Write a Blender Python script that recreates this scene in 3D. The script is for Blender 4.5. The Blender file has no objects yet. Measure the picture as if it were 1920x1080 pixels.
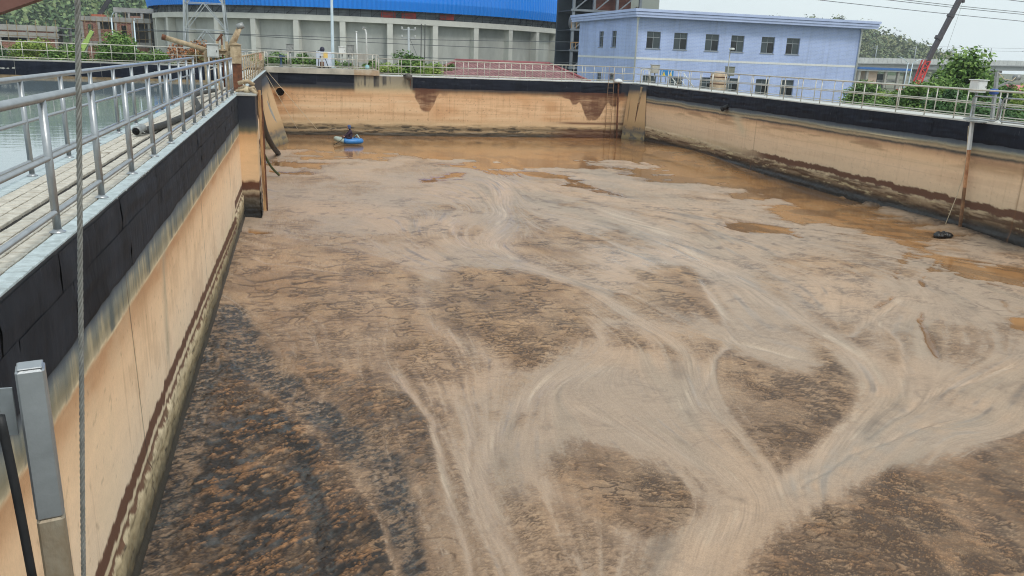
import bpy, bmesh, math, random
import numpy as np
from mathutils import Vector, Matrix
random.seed(7); RNG = np.random.RandomState(11)
scene = bpy.context.scene
col = scene.collection
R = math.radians

# ------------------------------------------------------------------ camera
EYE = np.array([0.0, 0.0, 1.58])
CAMR = np.array([[0.96750339, -0.0361489, 0.25026075],
                 [-0.25015971, -0.28104363, 0.92651746],
                 [0.0368416, -0.95901394, -0.28095366]])      # columns: right, down, forward
cd = bpy.data.cameras.new('camera'); cam = bpy.data.objects.new('camera', cd); col.objects.link(cam)
cd.sensor_width = 36; cd.lens = 28.125; cd.clip_start = 0.05; cd.clip_end = 5000
m = Matrix.Identity(4)
for i in range(3):
    m[i][0] = CAMR[i, 0]; m[i][1] = -CAMR[i, 1]; m[i][2] = -CAMR[i, 2]; m[i][3] = EYE[i]
cam.matrix_world = m; scene.camera = cam
def at(px, py, Y=None, X=None, Z=None):
    """A point of the place seen at photo pixel (px,py) on the plane Y=, X= or Z=."""
    v = CAMR @ np.array([px - 960.0, py - 540.0, 1500.0])
    t = (Y / v[1]) if Y is not None else ((X / v[0]) if X is not None else (Z - EYE[2]) / v[2])
    p = EYE + t * v
    return Vector((p[0], p[1], p[2]))

# ------------------------------------------------------------------ sky, sun, exposure
SUN_EL, SUN_ROT = R(52), R(155)
world = bpy.data.worlds.new('World'); scene.world = world; world.use_nodes = True
wn, wl = world.node_tree.nodes, world.node_tree.links
wn.clear()
wo = wn.new('ShaderNodeOutputWorld'); mixs = wn.new('ShaderNodeMixShader')
b1 = wn.new('ShaderNodeBackground'); b2 = wn.new('ShaderNodeBackground')
sky = wn.new('ShaderNodeTexSky'); sky.sky_type = 'NISHITA'; sky.sun_disc = False
sky.sun_elevation = SUN_EL; sky.sun_rotation = SUN_ROT; sky.air_density = 1.4; sky.dust_density = 3.0
wl.new(sky.outputs[0], b1.inputs[0]); b1.inputs[1].default_value = 0.12
tc = wn.new('ShaderNodeTexCoord'); mp = wn.new('ShaderNodeMapping'); mp.inputs['Scale'].default_value = (1, 1, 3)
nz = wn.new('ShaderNodeTexNoise'); nz.inputs['Scale'].default_value = 2.2; nz.inputs['Detail'].default_value = 6
rp = wn.new('ShaderNodeValToRGB')
rp.color_ramp.elements[0].position = 0.3; rp.color_ramp.elements[0].color = (0.70, 0.79, 0.84, 1)
rp.color_ramp.elements[1].position = 0.68; rp.color_ramp.elements[1].color = (0.80, 0.90, 0.92, 1)
wl.new(tc.outputs['Generated'], mp.inputs[0]); wl.new(mp.outputs[0], nz.inputs[0]); wl.new(nz.outputs[0], rp.inputs[0])
wl.new(rp.outputs[0], b2.inputs[0]); b2.inputs[1].default_value = 1.12     # the overcast cloud layer
wl.new(b1.outputs[0], mixs.inputs[1]); wl.new(b2.outputs[0], mixs.inputs[2]); mixs.inputs[0].default_value = 0.85
wl.new(mixs.outputs[0], wo.inputs[0])
sd = bpy.data.lights.new('sun', 'SUN'); sun = bpy.data.objects.new('sun', sd); col.objects.link(sun)
sd.energy = 1.3; sd.angle = R(14); sd.color = (1, 0.96, 0.9)
sun.rotation_euler = Vector((-math.sin(SUN_ROT) * math.cos(SUN_EL), -math.cos(SUN_ROT) * math.cos(SUN_EL), -math.sin(SUN_EL))).to_track_quat('-Z', 'Y').to_euler()
scene.view_settings.view_transform = 'Standard'; scene.view_settings.look = 'None'
scene.view_settings.exposure = 0.15; scene.view_settings.gamma = 1.0; scene.view_settings.use_curve_mapping = False
scene.render.engine = 'CYCLES'; scene.cycles.use_denoising = True; scene.cycles.denoising_prefilter = 'ACCURATE'; scene.cycles.filter_width = 1.1; scene.cycles.adaptive_threshold = 0.004
scene.cycles.max_bounces = 6; scene.cycles.diffuse_bounces = 3; scene.cycles.glossy_bounces = 3
scene.cycles.transparent_max_bounces = 8; scene.cycles.volume_bounces = 0

# ------------------------------------------------------------------ object helpers
def tag(o, label=None, cat=None, group=None, kind=None):
    if label: o['label'] = label
    if cat: o['category'] = cat
    if group: o['group'] = group
    if kind: o['kind'] = kind
    return o
def empty(name, loc, label, cat, group=None):
    o = bpy.data.objects.new(name, None); col.objects.link(o); o.location = loc; o.empty_display_size = 0.2
    return tag(o, label, cat, group)
def link(name, me, parent=None, mat=None):
    o = bpy.data.objects.new(name, me); col.objects.link(o)
    if mat is not None and not me.materials: me.materials.append(mat)
    if parent is not None:
        o.parent = parent; o.matrix_parent_inverse = inv_world(parent)
    return o
def inv_world(p):
    mm = Matrix.Identity(4); q = p; chain = []
    while q is not None: chain.append(q); q = q.parent
    for q in reversed(chain):
        mm = mm @ (q.matrix_parent_inverse if q.parent else Matrix.Identity(4)) @ q.matrix_basis
    return mm.inverted()
def copy_tree(o, parent=None):
    c = o.copy(); col.objects.link(c); c.parent = parent
    for ch in [k for k in bpy.data.objects if k.parent == o]: copy_tree(ch, c)
    return c
class MB:
    """collects world-space faces; build() links them as one mesh object"""
    def __init__(s): s.v = []; s.f = []; s.sm = []
    def add(s, vs, fs, smooth=False):
        n = len(s.v); s.v += [tuple(v) for v in vs]; s.f += [tuple(i + n for i in f) for f in fs]; s.sm += [smooth] * len(fs); return s
    def box(s, a, b, rz=0, piv=None):
        (x0, y0, z0), (x1, y1, z1) = a, b
        vs = [(x0,y0,z0),(x1,y0,z0),(x1,y1,z0),(x0,y1,z0),(x0,y0,z1),(x1,y0,z1),(x1,y1,z1),(x0,y1,z1)]
        if rz:
            cx, cy = piv or ((x0+x1)/2, (y0+y1)/2); c_, s_ = math.cos(rz), math.sin(rz)
            vs = [(cx+(x-cx)*c_-(y-cy)*s_, cy+(x-cx)*s_+(y-cy)*c_, z) for x, y, z in vs]
        return s.add(vs, [(0,3,2,1),(4,5,6,7),(0,1,5,4),(1,2,6,5),(2,3,7,6),(3,0,4,7)])
    def rbox(s, a, b, r=0.01, rz=0):
        """box with chamfered vertical edges and top"""
        (x0, y0, z0), (x1, y1, z1) = a, b
        cx, cy = (x0+x1)/2, (y0+y1)/2; c_, s_ = math.cos(rz), math.sin(rz)
        def ring(q, z):
            o = [(x0+q+r,y0+q),(x1-q-r,y0+q),(x1-q,y0+q+r),(x1-q,y1-q-r),(x1-q-r,y1-q),(x0+q+r,y1-q),(x0+q,y1-q-r),(x0+q,y0+q+r)]
            return [(cx+(x-cx)*c_-(y-cy)*s_, cy+(x-cx)*s_+(y-cy)*c_, z) for x, y in o]
        rs = [ring(r, z0), ring(0, z0 + r), ring(0, z1 - r), ring(r, z1)]
        vs = sum(rs, []); fs = [tuple(range(7, -1, -1)), tuple(24 + i for i in range(8))]
        for k in range(3):
            for i in range(8): j = (i+1) % 8; fs.append((k*8+i, k*8+j, k*8+8+j, k*8+8+i))
        return s.add(vs, fs)
    def tube(s, pts, r, n=8, cap=True, smooth=True):
        pts = [Vector(p) for p in pts]; rr = r if isinstance(r, (list, tuple)) else [r] * len(pts)
        vs, fs = [], []; prev = None
        for i, p in enumerate(pts):
            d = (pts[min(i+1, len(pts)-1)] - pts[max(i-1, 0)]).normalized()
            if prev is None:
                a = Vector((0,0,1)) if abs(d.z) < 0.9 else Vector((1,0,0))
                u = d.cross(a).normalized()
            else:
                u = (prev - d * prev.dot(d)).normalized()
            prev = u; w = d.cross(u)
            for k in range(n):
                t = 2*math.pi*k/n; vs.append(p + (u*math.cos(t) + w*math.sin(t)) * rr[i])
        for i in range(len(pts)-1):
            for k in range(n): j = (k+1) % n; fs.append((i*n+k, i*n+j, (i+1)*n+j, (i+1)*n+k))
        if cap: fs += [tuple(range(n-1, -1, -1)), tuple((len(pts)-1)*n + k for k in range(n))]
        return s.add(vs, fs, smooth)
    def bar(s, p, q, w, h=None, up=(0,0,1)):
        p, q = Vector(p), Vector(q); h = h or w; d = (q-p).normalized(); u = Vector(up)
        if abs(d.dot(u)) > 0.95: u = Vector((1,0,0))
        a = d.cross(u).normalized() * w/2; b = a.cross(d).normalized() * h/2
        vs = [p-a-b, p+a-b, p+a+b, p-a+b, q-a-b, q+a-b, q+a+b, q-a+b]
        return s.add(vs, [(0,3,2,1),(4,5,6,7),(0,1,5,4),(1,2,6,5),(2,3,7,6),(3,0,4,7)])
    def prism(s, poly, d):
        """planar polygon (3-D points) extruded by vector d"""
        n = len(poly); d = Vector(d); vs = [Vector(p) for p in poly] + [Vector(p) + d for p in poly]
        return s.add(vs, [tuple(range(n-1,-1,-1)), tuple(range(n,2*n))] + [(i,(i+1)%n,n+(i+1)%n,n+i) for i in range(n)])
    def lathe(s, c, prof, n=16, smooth=True):
        c = Vector(c); vs, fs = [], []
        for r, z in prof:
            for k in range(n): t = 2*math.pi*k/n; vs.append((c.x+r*math.cos(t), c.y+r*math.sin(t), c.z+z))
        for i in range(len(prof)-1):
            for k in range(n): j=(k+1)%n; fs.append((i*n+k,i*n+j,(i+1)*n+j,(i+1)*n+k))
        fs += [tuple(range(n-1,-1,-1)), tuple((len(prof)-1)*n+k for k in range(n))]
        return s.add(vs, fs, smooth)
    def mesh(s, name):
        me = bpy.data.meshes.new(name); me.from_pydata(s.v, [], s.f); me.validate()
        bm = bmesh.new(); bm.from_mesh(me); bmesh.ops.recalc_face_normals(bm, faces=bm.faces); bm.to_mesh(me); bm.free()
        if any(s.sm) and len(me.polygons) == len(s.sm): me.polygons.foreach_set('use_smooth', s.sm)
        return me
    def build(s, name, mat, parent=None): return link(name, s.mesh(name), parent, mat)
def one(name, mat, mb, label, cat, group=None): return tag(mb.build(name, mat), label, cat, group)

# ------------------------------------------------------------------ materials
def lin(r, g, b):
    f = lambda c: (c/255/12.92) if c/255 <= 0.04045 else ((c/255+0.055)/1.055)**2.4
    return (f(r), f(g), f(b), 1)
MATS = {}
def mat(name, c, rough=0.7, metal=0.0, var=0.15, vscale=3.0, bump=0.0, bscale=30.0, c2=None, stretch=(1,1,1), spec=0.5):
    """procedural paint/stone/metal: two noise octaves of colour wear and optional bump, in world space"""
    mt = bpy.data.materials.new(name); mt.use_nodes = True; MATS[name] = mt
    N, L = mt.node_tree.nodes, mt.node_tree.links; bs = N['Principled BSDF']
    bs.inputs['Roughness'].default_value = rough; bs.inputs['Metallic'].default_value = metal
    bs.inputs['Specular IOR Level'].default_value = spec
    g = N.new('ShaderNodeNewGeometry'); mpn = N.new('ShaderNodeMapping'); mpn.inputs['Scale'].default_value = stretch
    L.new(g.outputs['Position'], mpn.inputs[0])
    n1 = N.new('ShaderNodeTexNoise'); n1.inputs['Scale'].default_value = vscale; n1.inputs['Detail'].default_value = 8; n1.inputs['Roughness'].default_value = 0.65
    L.new(mpn.outputs[0], n1.inputs[0])
    r = N.new('ShaderNodeValToRGB'); e = r.color_ramp.elements
    e[0].position = 0.3; e[1].position = 0.7
    a = c2 or tuple(x*(1-var*1.6) for x in c[:3])
    e[0].color = (*a[:3], 1); e[1].color = (*[min(1, x*(1+var*0.6)) for x in c[:3]], 1)
    L.new(n1.outputs[0], r.inputs[0]); L.new(r.outputs[0], bs.inputs['Base Color'])
    if bump:
        n2 = N.new('ShaderNodeTexNoise'); n2.inputs['Scale'].default_value = bscale; n2.inputs['Detail'].default_value = 5
        L.new(mpn.outputs[0], n2.inputs[0])
        bp = N.new('ShaderNodeBump'); bp.inputs['Strength'].default_value = bump; bp.inputs['Distance'].default_value = 0.02
        L.new(n2.outputs[0], bp.inputs['Height']); L.new(bp.outputs[0], bs.inputs['Normal'])
    return mt
def attr_mat(name, bump=0.3, bscale=25.0, fine=0.25, fscale=60.0, stretch=(1,1,1), spec=0.5):
    """colour from vertex attribute 'col' (stains and wear), gloss from 'rgh', fine grain on top"""
    mt = bpy.data.materials.new(name); mt.use_nodes = True; MATS[name] = mt
    N, L = mt.node_tree.nodes, mt.node_tree.links; bs = N['Principled BSDF']
    a = N.new('ShaderNodeAttribute'); a.attribute_name = 'col'
    b = N.new('ShaderNodeAttribute'); b.attribute_name = 'rgh'
    g = N.new('ShaderNodeNewGeometry'); mpn = N.new('ShaderNodeMapping'); mpn.inputs['Scale'].default_value = stretch
    L.new(g.outputs['Position'], mpn.inputs[0])
    n1 = N.new('ShaderNodeTexNoise'); n1.inputs['Scale'].default_value = fscale; n1.inputs['Detail'].default_value = 4; n1.inputs['Roughness'].default_value = 0.7
    L.new(mpn.outputs[0], n1.inputs[0])
    mr = N.new('ShaderNodeMapRange'); mr.inputs[1].default_value = 0.25; mr.inputs[2].default_value = 0.75
    mr.inputs[3].default_value = 1 - fine; mr.inputs[4].default_value = 1 + fine
    L.new(n1.outputs[0], mr.inputs[0])
    # wet places (low rgh) carry less grain
    mx = N.new('ShaderNodeMix'); mx.data_type = 'FLOAT'
    ms = N.new('ShaderNodeMapRange'); ms.inputs[1].default_value = 0.15; ms.inputs[2].default_value = 0.5
    L.new(b.outputs['Fac'], ms.inputs[0]); L.new(ms.outputs[0], mx.inputs[0]); mx.inputs[2].default_value = 1.0; L.new(mr.outputs[0], mx.inputs[3])
    vm = N.new('ShaderNodeVectorMath'); vm.operation = 'SCALE'
    L.new(a.outputs['Color'], vm.inputs[0]); L.new(mx.outputs[0], vm.inputs['Scale'])
    L.new(vm.outputs[0], bs.inputs['Base Color']); L.new(b.outputs['Fac'], bs.inputs['Roughness'])
    bs.inputs['Specular IOR Level'].default_value = spec
    n2 = N.new('ShaderNodeTexNoise'); n2.inputs['Scale'].default_value = bscale; n2.inputs['Detail'].default_value = 6; n2.inputs['Roughness'].default_value = 0.7
    L.new(mpn.outputs[0], n2.inputs[0])
    bp = N.new('ShaderNodeBump'); bp.inputs['Distance'].default_value = 0.015
    mb = N.new('ShaderNodeMath'); mb.operation = 'MULTIPLY'; mb.inputs[1].default_value = bump
    L.new(ms.outputs[0], mb.inputs[0]); L.new(mb.outputs[0], bp.inputs['Strength'])
    L.new(n2.outputs[0], bp.inputs['Height']); L.new(bp.outputs[0], bs.inputs['Normal'])
    return mt
STEEL = mat('stainless_steel', lin(172,175,177), 0.38, 0.8, 0.12, 6, 0.04, 80)
STEEL_FAR = mat('weathered_steel', lin(205,200,188), 0.45, 0.55, 0.2, 2.5)
DIRTY = mat('sludge_stained_steel', lin(190,172,142), 0.7, 0.1, 0.3, 5, 0.3, 40, c2=lin(128,104,76))
GREYM = mat('galvanised_steel', lin(158,160,158), 0.5, 0.5, 0.2, 8, 0.05, 60)
BLACKR = mat('black_rubber', lin(30,30,32), 0.55, 0, 0.3, 8, 0.1, 50)
WHITEP = mat('white_paint', lin(222,224,222), 0.45, 0, 0.08, 4)
GREYBOX = mat('pale_grey_enamel', lin(196,198,194), 0.5, 0, 0.12, 4)
CONC = mat('concrete', lin(170,168,160), 0.85, 0, 0.2, 1.2, 0.2, 20)
DCONC = mat('dark_concrete', lin(120,116,108), 0.9, 0, 0.3, 1.0, 0.2, 20)
GLASS = mat('window_glass', lin(18,22,26), 0.08, 0, 0.1, 0.4)
GLASS2 = mat('curtained_glass', lin(66,76,80), 0.15, 0, 0.15, 0.8)
RUST = mat('rusty_steel', lin(120,74,48), 0.8, 0, 0.35, 6, 0.3, 40, c2=lin(62,40,30))

# ------------------------------------------------------------------ numpy noise
_T = RNG.rand(257, 257).astype(np.float32); _T[256] = _T[0]; _T[:, 256] = _T[:, 0]
_T2 = RNG.rand(256, 256).astype(np.float32); _T3 = RNG.rand(256, 256).astype(np.float32)
def vn(x, y, seed=0):
    x = x + seed * 17.31; y = y + seed * 9.77
    ix = np.floor(x); iy = np.floor(y); fx = (x - ix).astype(np.float32); fy = (y - iy).astype(np.float32)
    ix = ix.astype(np.int32) & 255; iy = iy.astype(np.int32) & 255
    fx = fx*fx*(3-2*fx); fy = fy*fy*(3-2*fy)
    a = _T[iy, ix]; b = _T[iy, ix+1]; c = _T[iy+1, ix]; d = _T[iy+1, ix+1]
    return (a + (b-a)*fx + (c-a)*fy + (a-b-c+d)*fx*fy) * 2 - 1
def fbm(x, y, o=4, seed=0, g=0.5):
    r = 0; a = 1.0; t = 0
    for k in range(o): r = r + a*vn(x, y, seed + k*3); t += a; x = x*2.03; y = y*2.03; a *= g
    return r / t
def voro(x, y):
    ix = np.floor(x).astype(np.int32); iy = np.floor(y).astype(np.int32)
    f1 = np.full(x.shape, 9, np.float32); f2 = f1.copy(); idv = np.zeros(x.shape, np.float32)
    for dy in (-1, 0, 1):
        for dx in (-1, 0, 1):
            cx = (ix+dx) & 255; cy = (iy+dy) & 255
            px = ix + dx + _T2[cy, cx]; py = iy + dy + _T3[cy, cx]
            d = ((px-x)**2 + (py-y)**2).astype(np.float32)
            near = d < f1
            f2 = np.where(near, f1, np.minimum(f2, d)); idv = np.where(near, _T2[cx, cy], idv); f1 = np.where(near, d, f1)
    return np.sqrt(f1), np.sqrt(f2), idv
def sst(a, b, x): t = np.clip((x-a)/(b-a), 0, 1); return t*t*(3-2*t)
def mixc(a, b, t): return a + (b - a) * t[..., None]
def C3(r, g, b): return np.array(lin(r, g, b)[:3], np.float32)
def grid_mesh(name, P, colr, rgh, flip=False):
    """P (rows,cols,3) -> smooth grid mesh with 'col' and 'rgh' point attributes"""
    h, w = P.shape[:2]
    me = bpy.data.meshes.new(name); nv = h*w; nf = (h-1)*(w-1)
    me.vertices.add(nv); me.vertices.foreach_set('co', P.reshape(-1).astype(np.float32))
    i = (np.arange(h-1)[:, None]*w + np.arange(w-1)[None]).reshape(-1)
    q = np.stack([i, i+1, i+w+1, i+w] if not flip else [i, i+w, i+w+1, i+1], 1).astype(np.int32)
    me.loops.add(nf*4); me.loops.foreach_set('vertex_index', q.reshape(-1))
    me.polygons.add(nf); me.polygons.foreach_set('loop_start', np.arange(0, nf*4, 4, dtype=np.int32))
    me.polygons.foreach_set('use_smooth', np.ones(nf, bool)); me.update(calc_edges=True)
    ca = me.attributes.new('col', 'FLOAT_COLOR', 'POINT')
    cc = np.ones((nv, 4), np.float32); cc[:, :3] = np.clip(colr.reshape(-1, 3), 0.003, 1); ca.data.foreach_set('color', cc.reshape(-1))
    ra = me.attributes.new('rgh', 'FLOAT', 'POINT'); ra.data.foreach_set('value', np.clip(rgh, 0.03, 1).astype(np.float32).reshape(-1))
    return me
# ------------------------------------------------------------------ the sludge bed
PATCH=[((0.95,0.25,0.35,0.1),[(3.51,20.01),(4.32,20.52),(5.44,20.23),(6.28,19.05),(6.66,18.25),(6.61,16.69),(6.4,15.92),(5.77,14.67),(5.04,13.73),(4.19,13.04),(3.59,13.08),(3.27,14.36),(2.77,15.38),(2.51,17.05),(2.96,19.2)]),((0.75,0.2,0.25,0.2),[(-1.64,22.77),(-0.13,24.09),(1.24,23.47),(2.45,21.73),(3.32,20.19),(2.72,17.64),(2.93,15.36),(3.33,13.23),(2.65,12.37),(1.91,12.27),(1.58,12.55),(1.12,13.34),(0.61,14.21),(-0.16,15.19),(-1.0,16.28),(-1.47,17.04),(-1.78,19.1),(-1.87,21.07)]),((1.0,1.0,0.5,0.8),[(-1.57,17.06),(-1.26,15.83),(-0.94,13.93),(-0.33,12.44),(0.22,11.18),(0.67,9.96),(0.95,8.82),(0.98,7.52),(0.84,6.68),(-1.99,7.28),(-1.76,8.08),(-1.73,10.12),(-1.77,12.9),(-1.72,16.06)]),((0.8,0.65,0.45,0.4),[(-1.06,15.33),(-0.16,15.35),(1.14,13.59),(1.92,12.38),(2.25,11.68),(2.22,11.0),(1.92,9.72),(1.63,8.69),(1.45,7.33),(1.02,7.42),(1.09,9.18),(0.78,10.4),(0.16,11.94),(-0.52,13.61)]),((0.6,0.5,0.5,0.2),[(2.32,12.31),(2.48,12.06),(2.39,11.16),(2.08,9.84),(2.0,10.01),(2.18,11.19)]),((0.75,0.6,0.5,0.2),[(1.76,9.05),(1.84,8.65),(1.9,8.05),(1.86,7.34),(1.73,7.27),(1.67,7.88),(1.66,8.44)]),((0.75,0.1,0.35,0.05),[(6.35,24.09),(7.64,25.81),(8.76,25.73),(9.29,24.48),(10.52,24.71),(10.55,22.8),(10.24,21.69),(9.26,22.48),(8.29,21.75),(7.68,19.57),(7.02,19.49),(6.38,20.35),(5.77,21.5),(5.79,22.68)]),((0.65,0.1,0.15,0.05),[(4.79,25.43),(6.06,27.12),(6.42,26.44),(5.79,24.14),(4.9,23.33),(4.55,24.1)]),((0.5,0.1,0.1,0.1),[(2.36,24.6),(3.32,24.91),(4.41,24.27),(4.55,23.08),(4.17,22.05),(3.46,22.51),(2.63,23.34)]),((0.75,0.2,0.35,0.05),[(8.62,19.86),(9.63,20.16),(10.49,19.88),(10.46,18.81),(10.04,17.58),(9.65,16.19),(9.25,15.13),(8.78,14.62),(8.47,15.55),(8.11,16.2),(7.77,16.96),(7.8,18.11)]),((0.7,0.2,0.1,0.15),[(6.12,15.12),(6.77,15.2),(6.92,14.36),(6.76,13.75),(6.25,13.68),(5.82,14.02)]),((0.85,0.35,0.3,0.1),[(7.57,13.03),(8.22,13.43),(8.71,13.06),(9.05,12.29),(10.14,13.29),(10.63,13.53),(10.1,12.12),(9.47,10.97),(8.68,10.13),(7.77,9.53),(6.73,8.94),(6.34,8.7),(6.45,9.48),(6.7,10.59),(7.05,11.81)]),((0.75,0.1,0.5,0),[(11.57,18.62),(12.47,18.95),(11.96,17.09),(11.6,16.35),(11.42,17.02)]),((0.85,0.42,0.25,0.3),[(3.41,9.91),(3.89,10.37),(4.38,10.07),(4.8,9.65),(5.0,8.84),(4.93,8.17),(4.46,7.77),(3.9,7.63),(3.54,7.93),(3.23,8.22),(3.16,8.64),(3.17,9.33)]),((0.6,0.5,0.4,0.2),[(2.51,8.9),(2.98,8.55),(2.84,7.64),(2.63,7.13),(2.29,7.34)]),((0.95,0.5,0.3,0.5),[(5.29,7.31),(6.07,7.81),(6.73,8.08),(7.71,8.47),(8.74,8.62),(9.44,8.76),(11.44,9.54),(13.28,9.85),(7.82,5.21),(3.95,6.03),(4.71,6.75)]),((0.55,0.2,0.25,0.1),[(13.37,14.16),(14.59,14.96),(15.03,14.29),(16.59,14.47),(14.63,12.59),(13.78,12.56),(12.9,11.8),(12.09,11.74),(12.26,12.49)]),((0.5,0.2,0.5,0),[(12.82,14.06),(12.51,13.24),(11.29,12.07),(10.64,11.98),(11.45,13.24)]),((0.5,0.2,0.6,0),[(11.39,13.41),(10.52,12.05),(9.87,11.02),(9.7,10.93),(10.23,11.83),(11.02,13.15)]),((0.45,0.1,0.1,0.1),[(0.46,30.32),(1.71,31.76),(2.68,30.55),(1.33,28.3)]),((0.5,0.1,0.1,0.1),[(-1.44,28.1),(-0.12,29.18),(-0.09,26.07),(-1.25,24.62)]),((0.35,0.1,0.1,0.2),[(0.94,33.18),(2.52,34.22),(2.66,33.26),(1.33,32.27)]),((0.4,0.1,0.1,0.1),[(2.54,27.36),(4.1,27.93),(4.69,26.93),(3.33,26.32)]),((0.35,0.1,0.1,0.1),[(5.62,28.85),(6.98,29.43),(7.03,28.35),(5.78,27.62)]),((0.45,0.15,0.2,0),[(16.92,22.75),(19.43,23.98),(18.45,21.59),(17.92,20.21),(16.06,18.88),(15.85,20.16)]),((0.4,0.15,0.2,0),[(13.57,17.63),(15.16,17.96),(14.71,16.98),(13.18,16.23)]),((0.4,0.1,0.1,0.1),[(11.3,30.02),(12.85,28.77),(13.43,27.12),(12.09,27.0),(11.03,28.11)]),((0.4,0.2,0.3,0.1),[(10.46,10.46),(11.29,10.94),(11.1,10.57),(10.16,9.77),(9.69,9.56)]),((0.5,0.3,0.3,0.2),[(6.75,10.99),(6.62,10.4),(6.36,9.04),(6.16,8.92),(6.24,9.9),(6.51,10.82)]),((0.5,0.3,0.3,0.2),[(4.96,9.62),(5.28,9.24),(5.37,8.62),(5.15,8.52),(4.99,8.99)])]
DARK=[([(-1.66,17.44),(-1.34,16.0),(-0.9,13.92),(-0.17,12.52),(0.52,11.09),(0.91,10.03),(1.03,9.12),(1.02,8.34),(1.04,7.7)],[0.302,0.32,0.418,0.3,0.296,0.308,0.231,0.167,0.123]),([(-1.92,16.75),(-1.78,13.82),(-1.79,11.72),(-1.8,10.14),(-1.77,8.89),(-1.72,7.98)],[0.29,0.35,0.375,0.304,0.237,0.16]),([(-0.17,10.42),(0.02,9.38),(0.07,8.53),(0.1,7.61)],[0.069,0.088,0.102,0.101])]
CHAN=[([(-1.24,21.66),(-0.14,21.03),(0.91,20.21)],[0.072,0.07,0.067]),([(10.21,42.11),(8.15,32.03),(6.31,25.74),(5.59,23.05),(5.74,21.38),(6.3,19.57),(7.0,18.21),(7.06,16.22),(7.29,14.71),(7.28,13.43),(6.87,12.39),(6.12,11.1)],[0.73,0.555,0.446,0.4,0.371,0.339,0.316,0.281,0.255,0.233,0.215,0.192]),([(5.27,27.18),(4.56,24.64),(4.79,22.78),(5.43,22.38)],[0.127,0.115,0.106,0.104]),([(11.34,27.77),(11.77,23.61),(11.28,20.78),(11.32,18.98),(11.02,16.61),(10.99,14.81),(10.98,13.48),(10.42,12.07),(9.8,11.03),(8.81,10.11),(7.59,9.27),(6.45,8.64),(5.66,8.16),(4.77,7.53),(3.98,6.8),(3.36,6.15)],[0.611,0.519,0.457,0.417,0.365,0.326,0.296,0.266,0.243,0.222,0.204,0.19,0.179,0.166,0.15,0.135]),([(14.45,16.06),(12.84,15.0),(11.38,13.92)],[0.107,0.1,0.093]),([(8.25,14.39),(9.11,13.51),(9.68,12.7)],[0.115,0.108,0.102]),([(6.77,12.4),(6.6,11.46),(6.52,10.22),(6.35,8.88),(6.29,8.52)],[0.116,0.107,0.095,0.083,0.08]),([(5.28,13.18),(3.99,12.37),(3.19,11.51),(2.63,10.56),(2.2,9.37),(2.11,8.35),(2.21,7.17)],[0.228,0.214,0.2,0.183,0.162,0.145,0.124]),([(1.49,13.28),(1.88,11.25),(1.83,10.04),(1.67,8.93),(1.71,7.98),(1.67,7.28)],[0.097,0.082,0.074,0.065,0.059,0.053]),([(2.44,11.85),(2.41,10.96),(2.11,9.68),(1.96,8.62),(2.01,7.7),(2.04,7.2)],[0.071,0.066,0.058,0.052,0.046,0.043]),([(14.96,12.37),(11.98,11.23),(10.71,10.87),(9.65,10.27),(8.42,9.6)],[0.058,0.052,0.051,0.048,0.045]),([(10.18,9.66),(9.8,9.83),(9.04,9.54),(7.82,9.09),(6.51,8.48)],[0.039,0.039,0.038,0.036,0.034]),([(4.43,11.4),(5.0,10.5),(5.43,9.53),(5.77,8.62),(5.91,8.24)],[0.228,0.21,0.191,0.172,0.165]),([(10.15,18.58),(9.47,16.3),(8.65,14.16),(7.48,12.82),(6.53,11.47)],[0.099,0.087,0.076,0.068,0.061]),([(12.84,15.0),(12.16,13.29),(10.96,11.71),(9.52,10.51)],[0.08,0.071,0.062,0.056])]
STREAM=[([(20.2,22.87),(18.53,20.7),(16.23,18.51),(15.01,16.69),(13.43,15.67)],[0.107,0.097,0.086,0.078,0.073]),([(19.04,19.95),(15.88,17.08),(13.95,14.85),(13.01,13.5),(12.37,12.47)],[0.08,0.068,0.059,0.054,0.05]),([(14.67,19.16),(15.0,18.43)],[0.051,0.049]),([(17.2,15.69),(16.23,14.12)],[0.146,0.132]),([(12.26,36.39),(13.07,31.58)],[0.121,0.105]),([(15.31,26.48),(16.31,23.21)],[0.141,0.124]),([(13.73,28.72),(15.04,26.01)],[0.077,0.069]),([(5.49,35.81),(7.86,37.78)],[0.143,0.151]),([(24.39,36.3),(21.77,27.69),(20.3,22.86)],[0.339,0.258,0.213])]
WATER=[[(-2.58,52.1),(-0.54,54.24),(8.56,56.01),(22.98,55.81),(25.81,55.0),(25.51,49.28),(24.28,39.21),(23.33,33.76),(23.48,31.47),(22.44,25.99),(22.65,23.99),(20.17,20.53),(21.06,18.74),(22.01,18.32),(19.54,16.1),(18.3,17.14),(18.17,18.76),(16.76,18.62),(16.98,19.52),(18.59,21.05),(19.08,22.96),(17.54,24.4),(17.03,26.36),(18.04,30.07),(18.82,33.86),(17.85,34.67),(16.78,37.25),(17.15,39.14),(19.49,41.26),(16.4,42.29),(13.48,40.09),(9.84,37.26),(8.54,38.5),(8.15,42.05),(5.74,45.36),(3.84,44.1),(0.97,41.83),(-1.04,38.44),(-1.56,39.85),(1.06,45.12),(-0.06,46.76),(-2.09,47.38)],[(16.37,14.71),(17.95,15.13),(15.9,13.24),(15.46,13.67)],[(-1.85,25.58),(-1.09,25.36),(-1.01,23.89),(-1.77,23.76)],[(15.14,27.01),(16.72,24.47),(16.31,23.21),(14.46,24.21)],[(12.27,37.25),(13.18,31.84),(12.73,31.33),(11.48,34.02)],[(10.56,40.04),(12.78,35.56),(12.76,34.76),(9.98,37.79)],[(5.59,36.44),(7.74,38.5),(6.68,35.63),(5.11,34.9)]]

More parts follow.
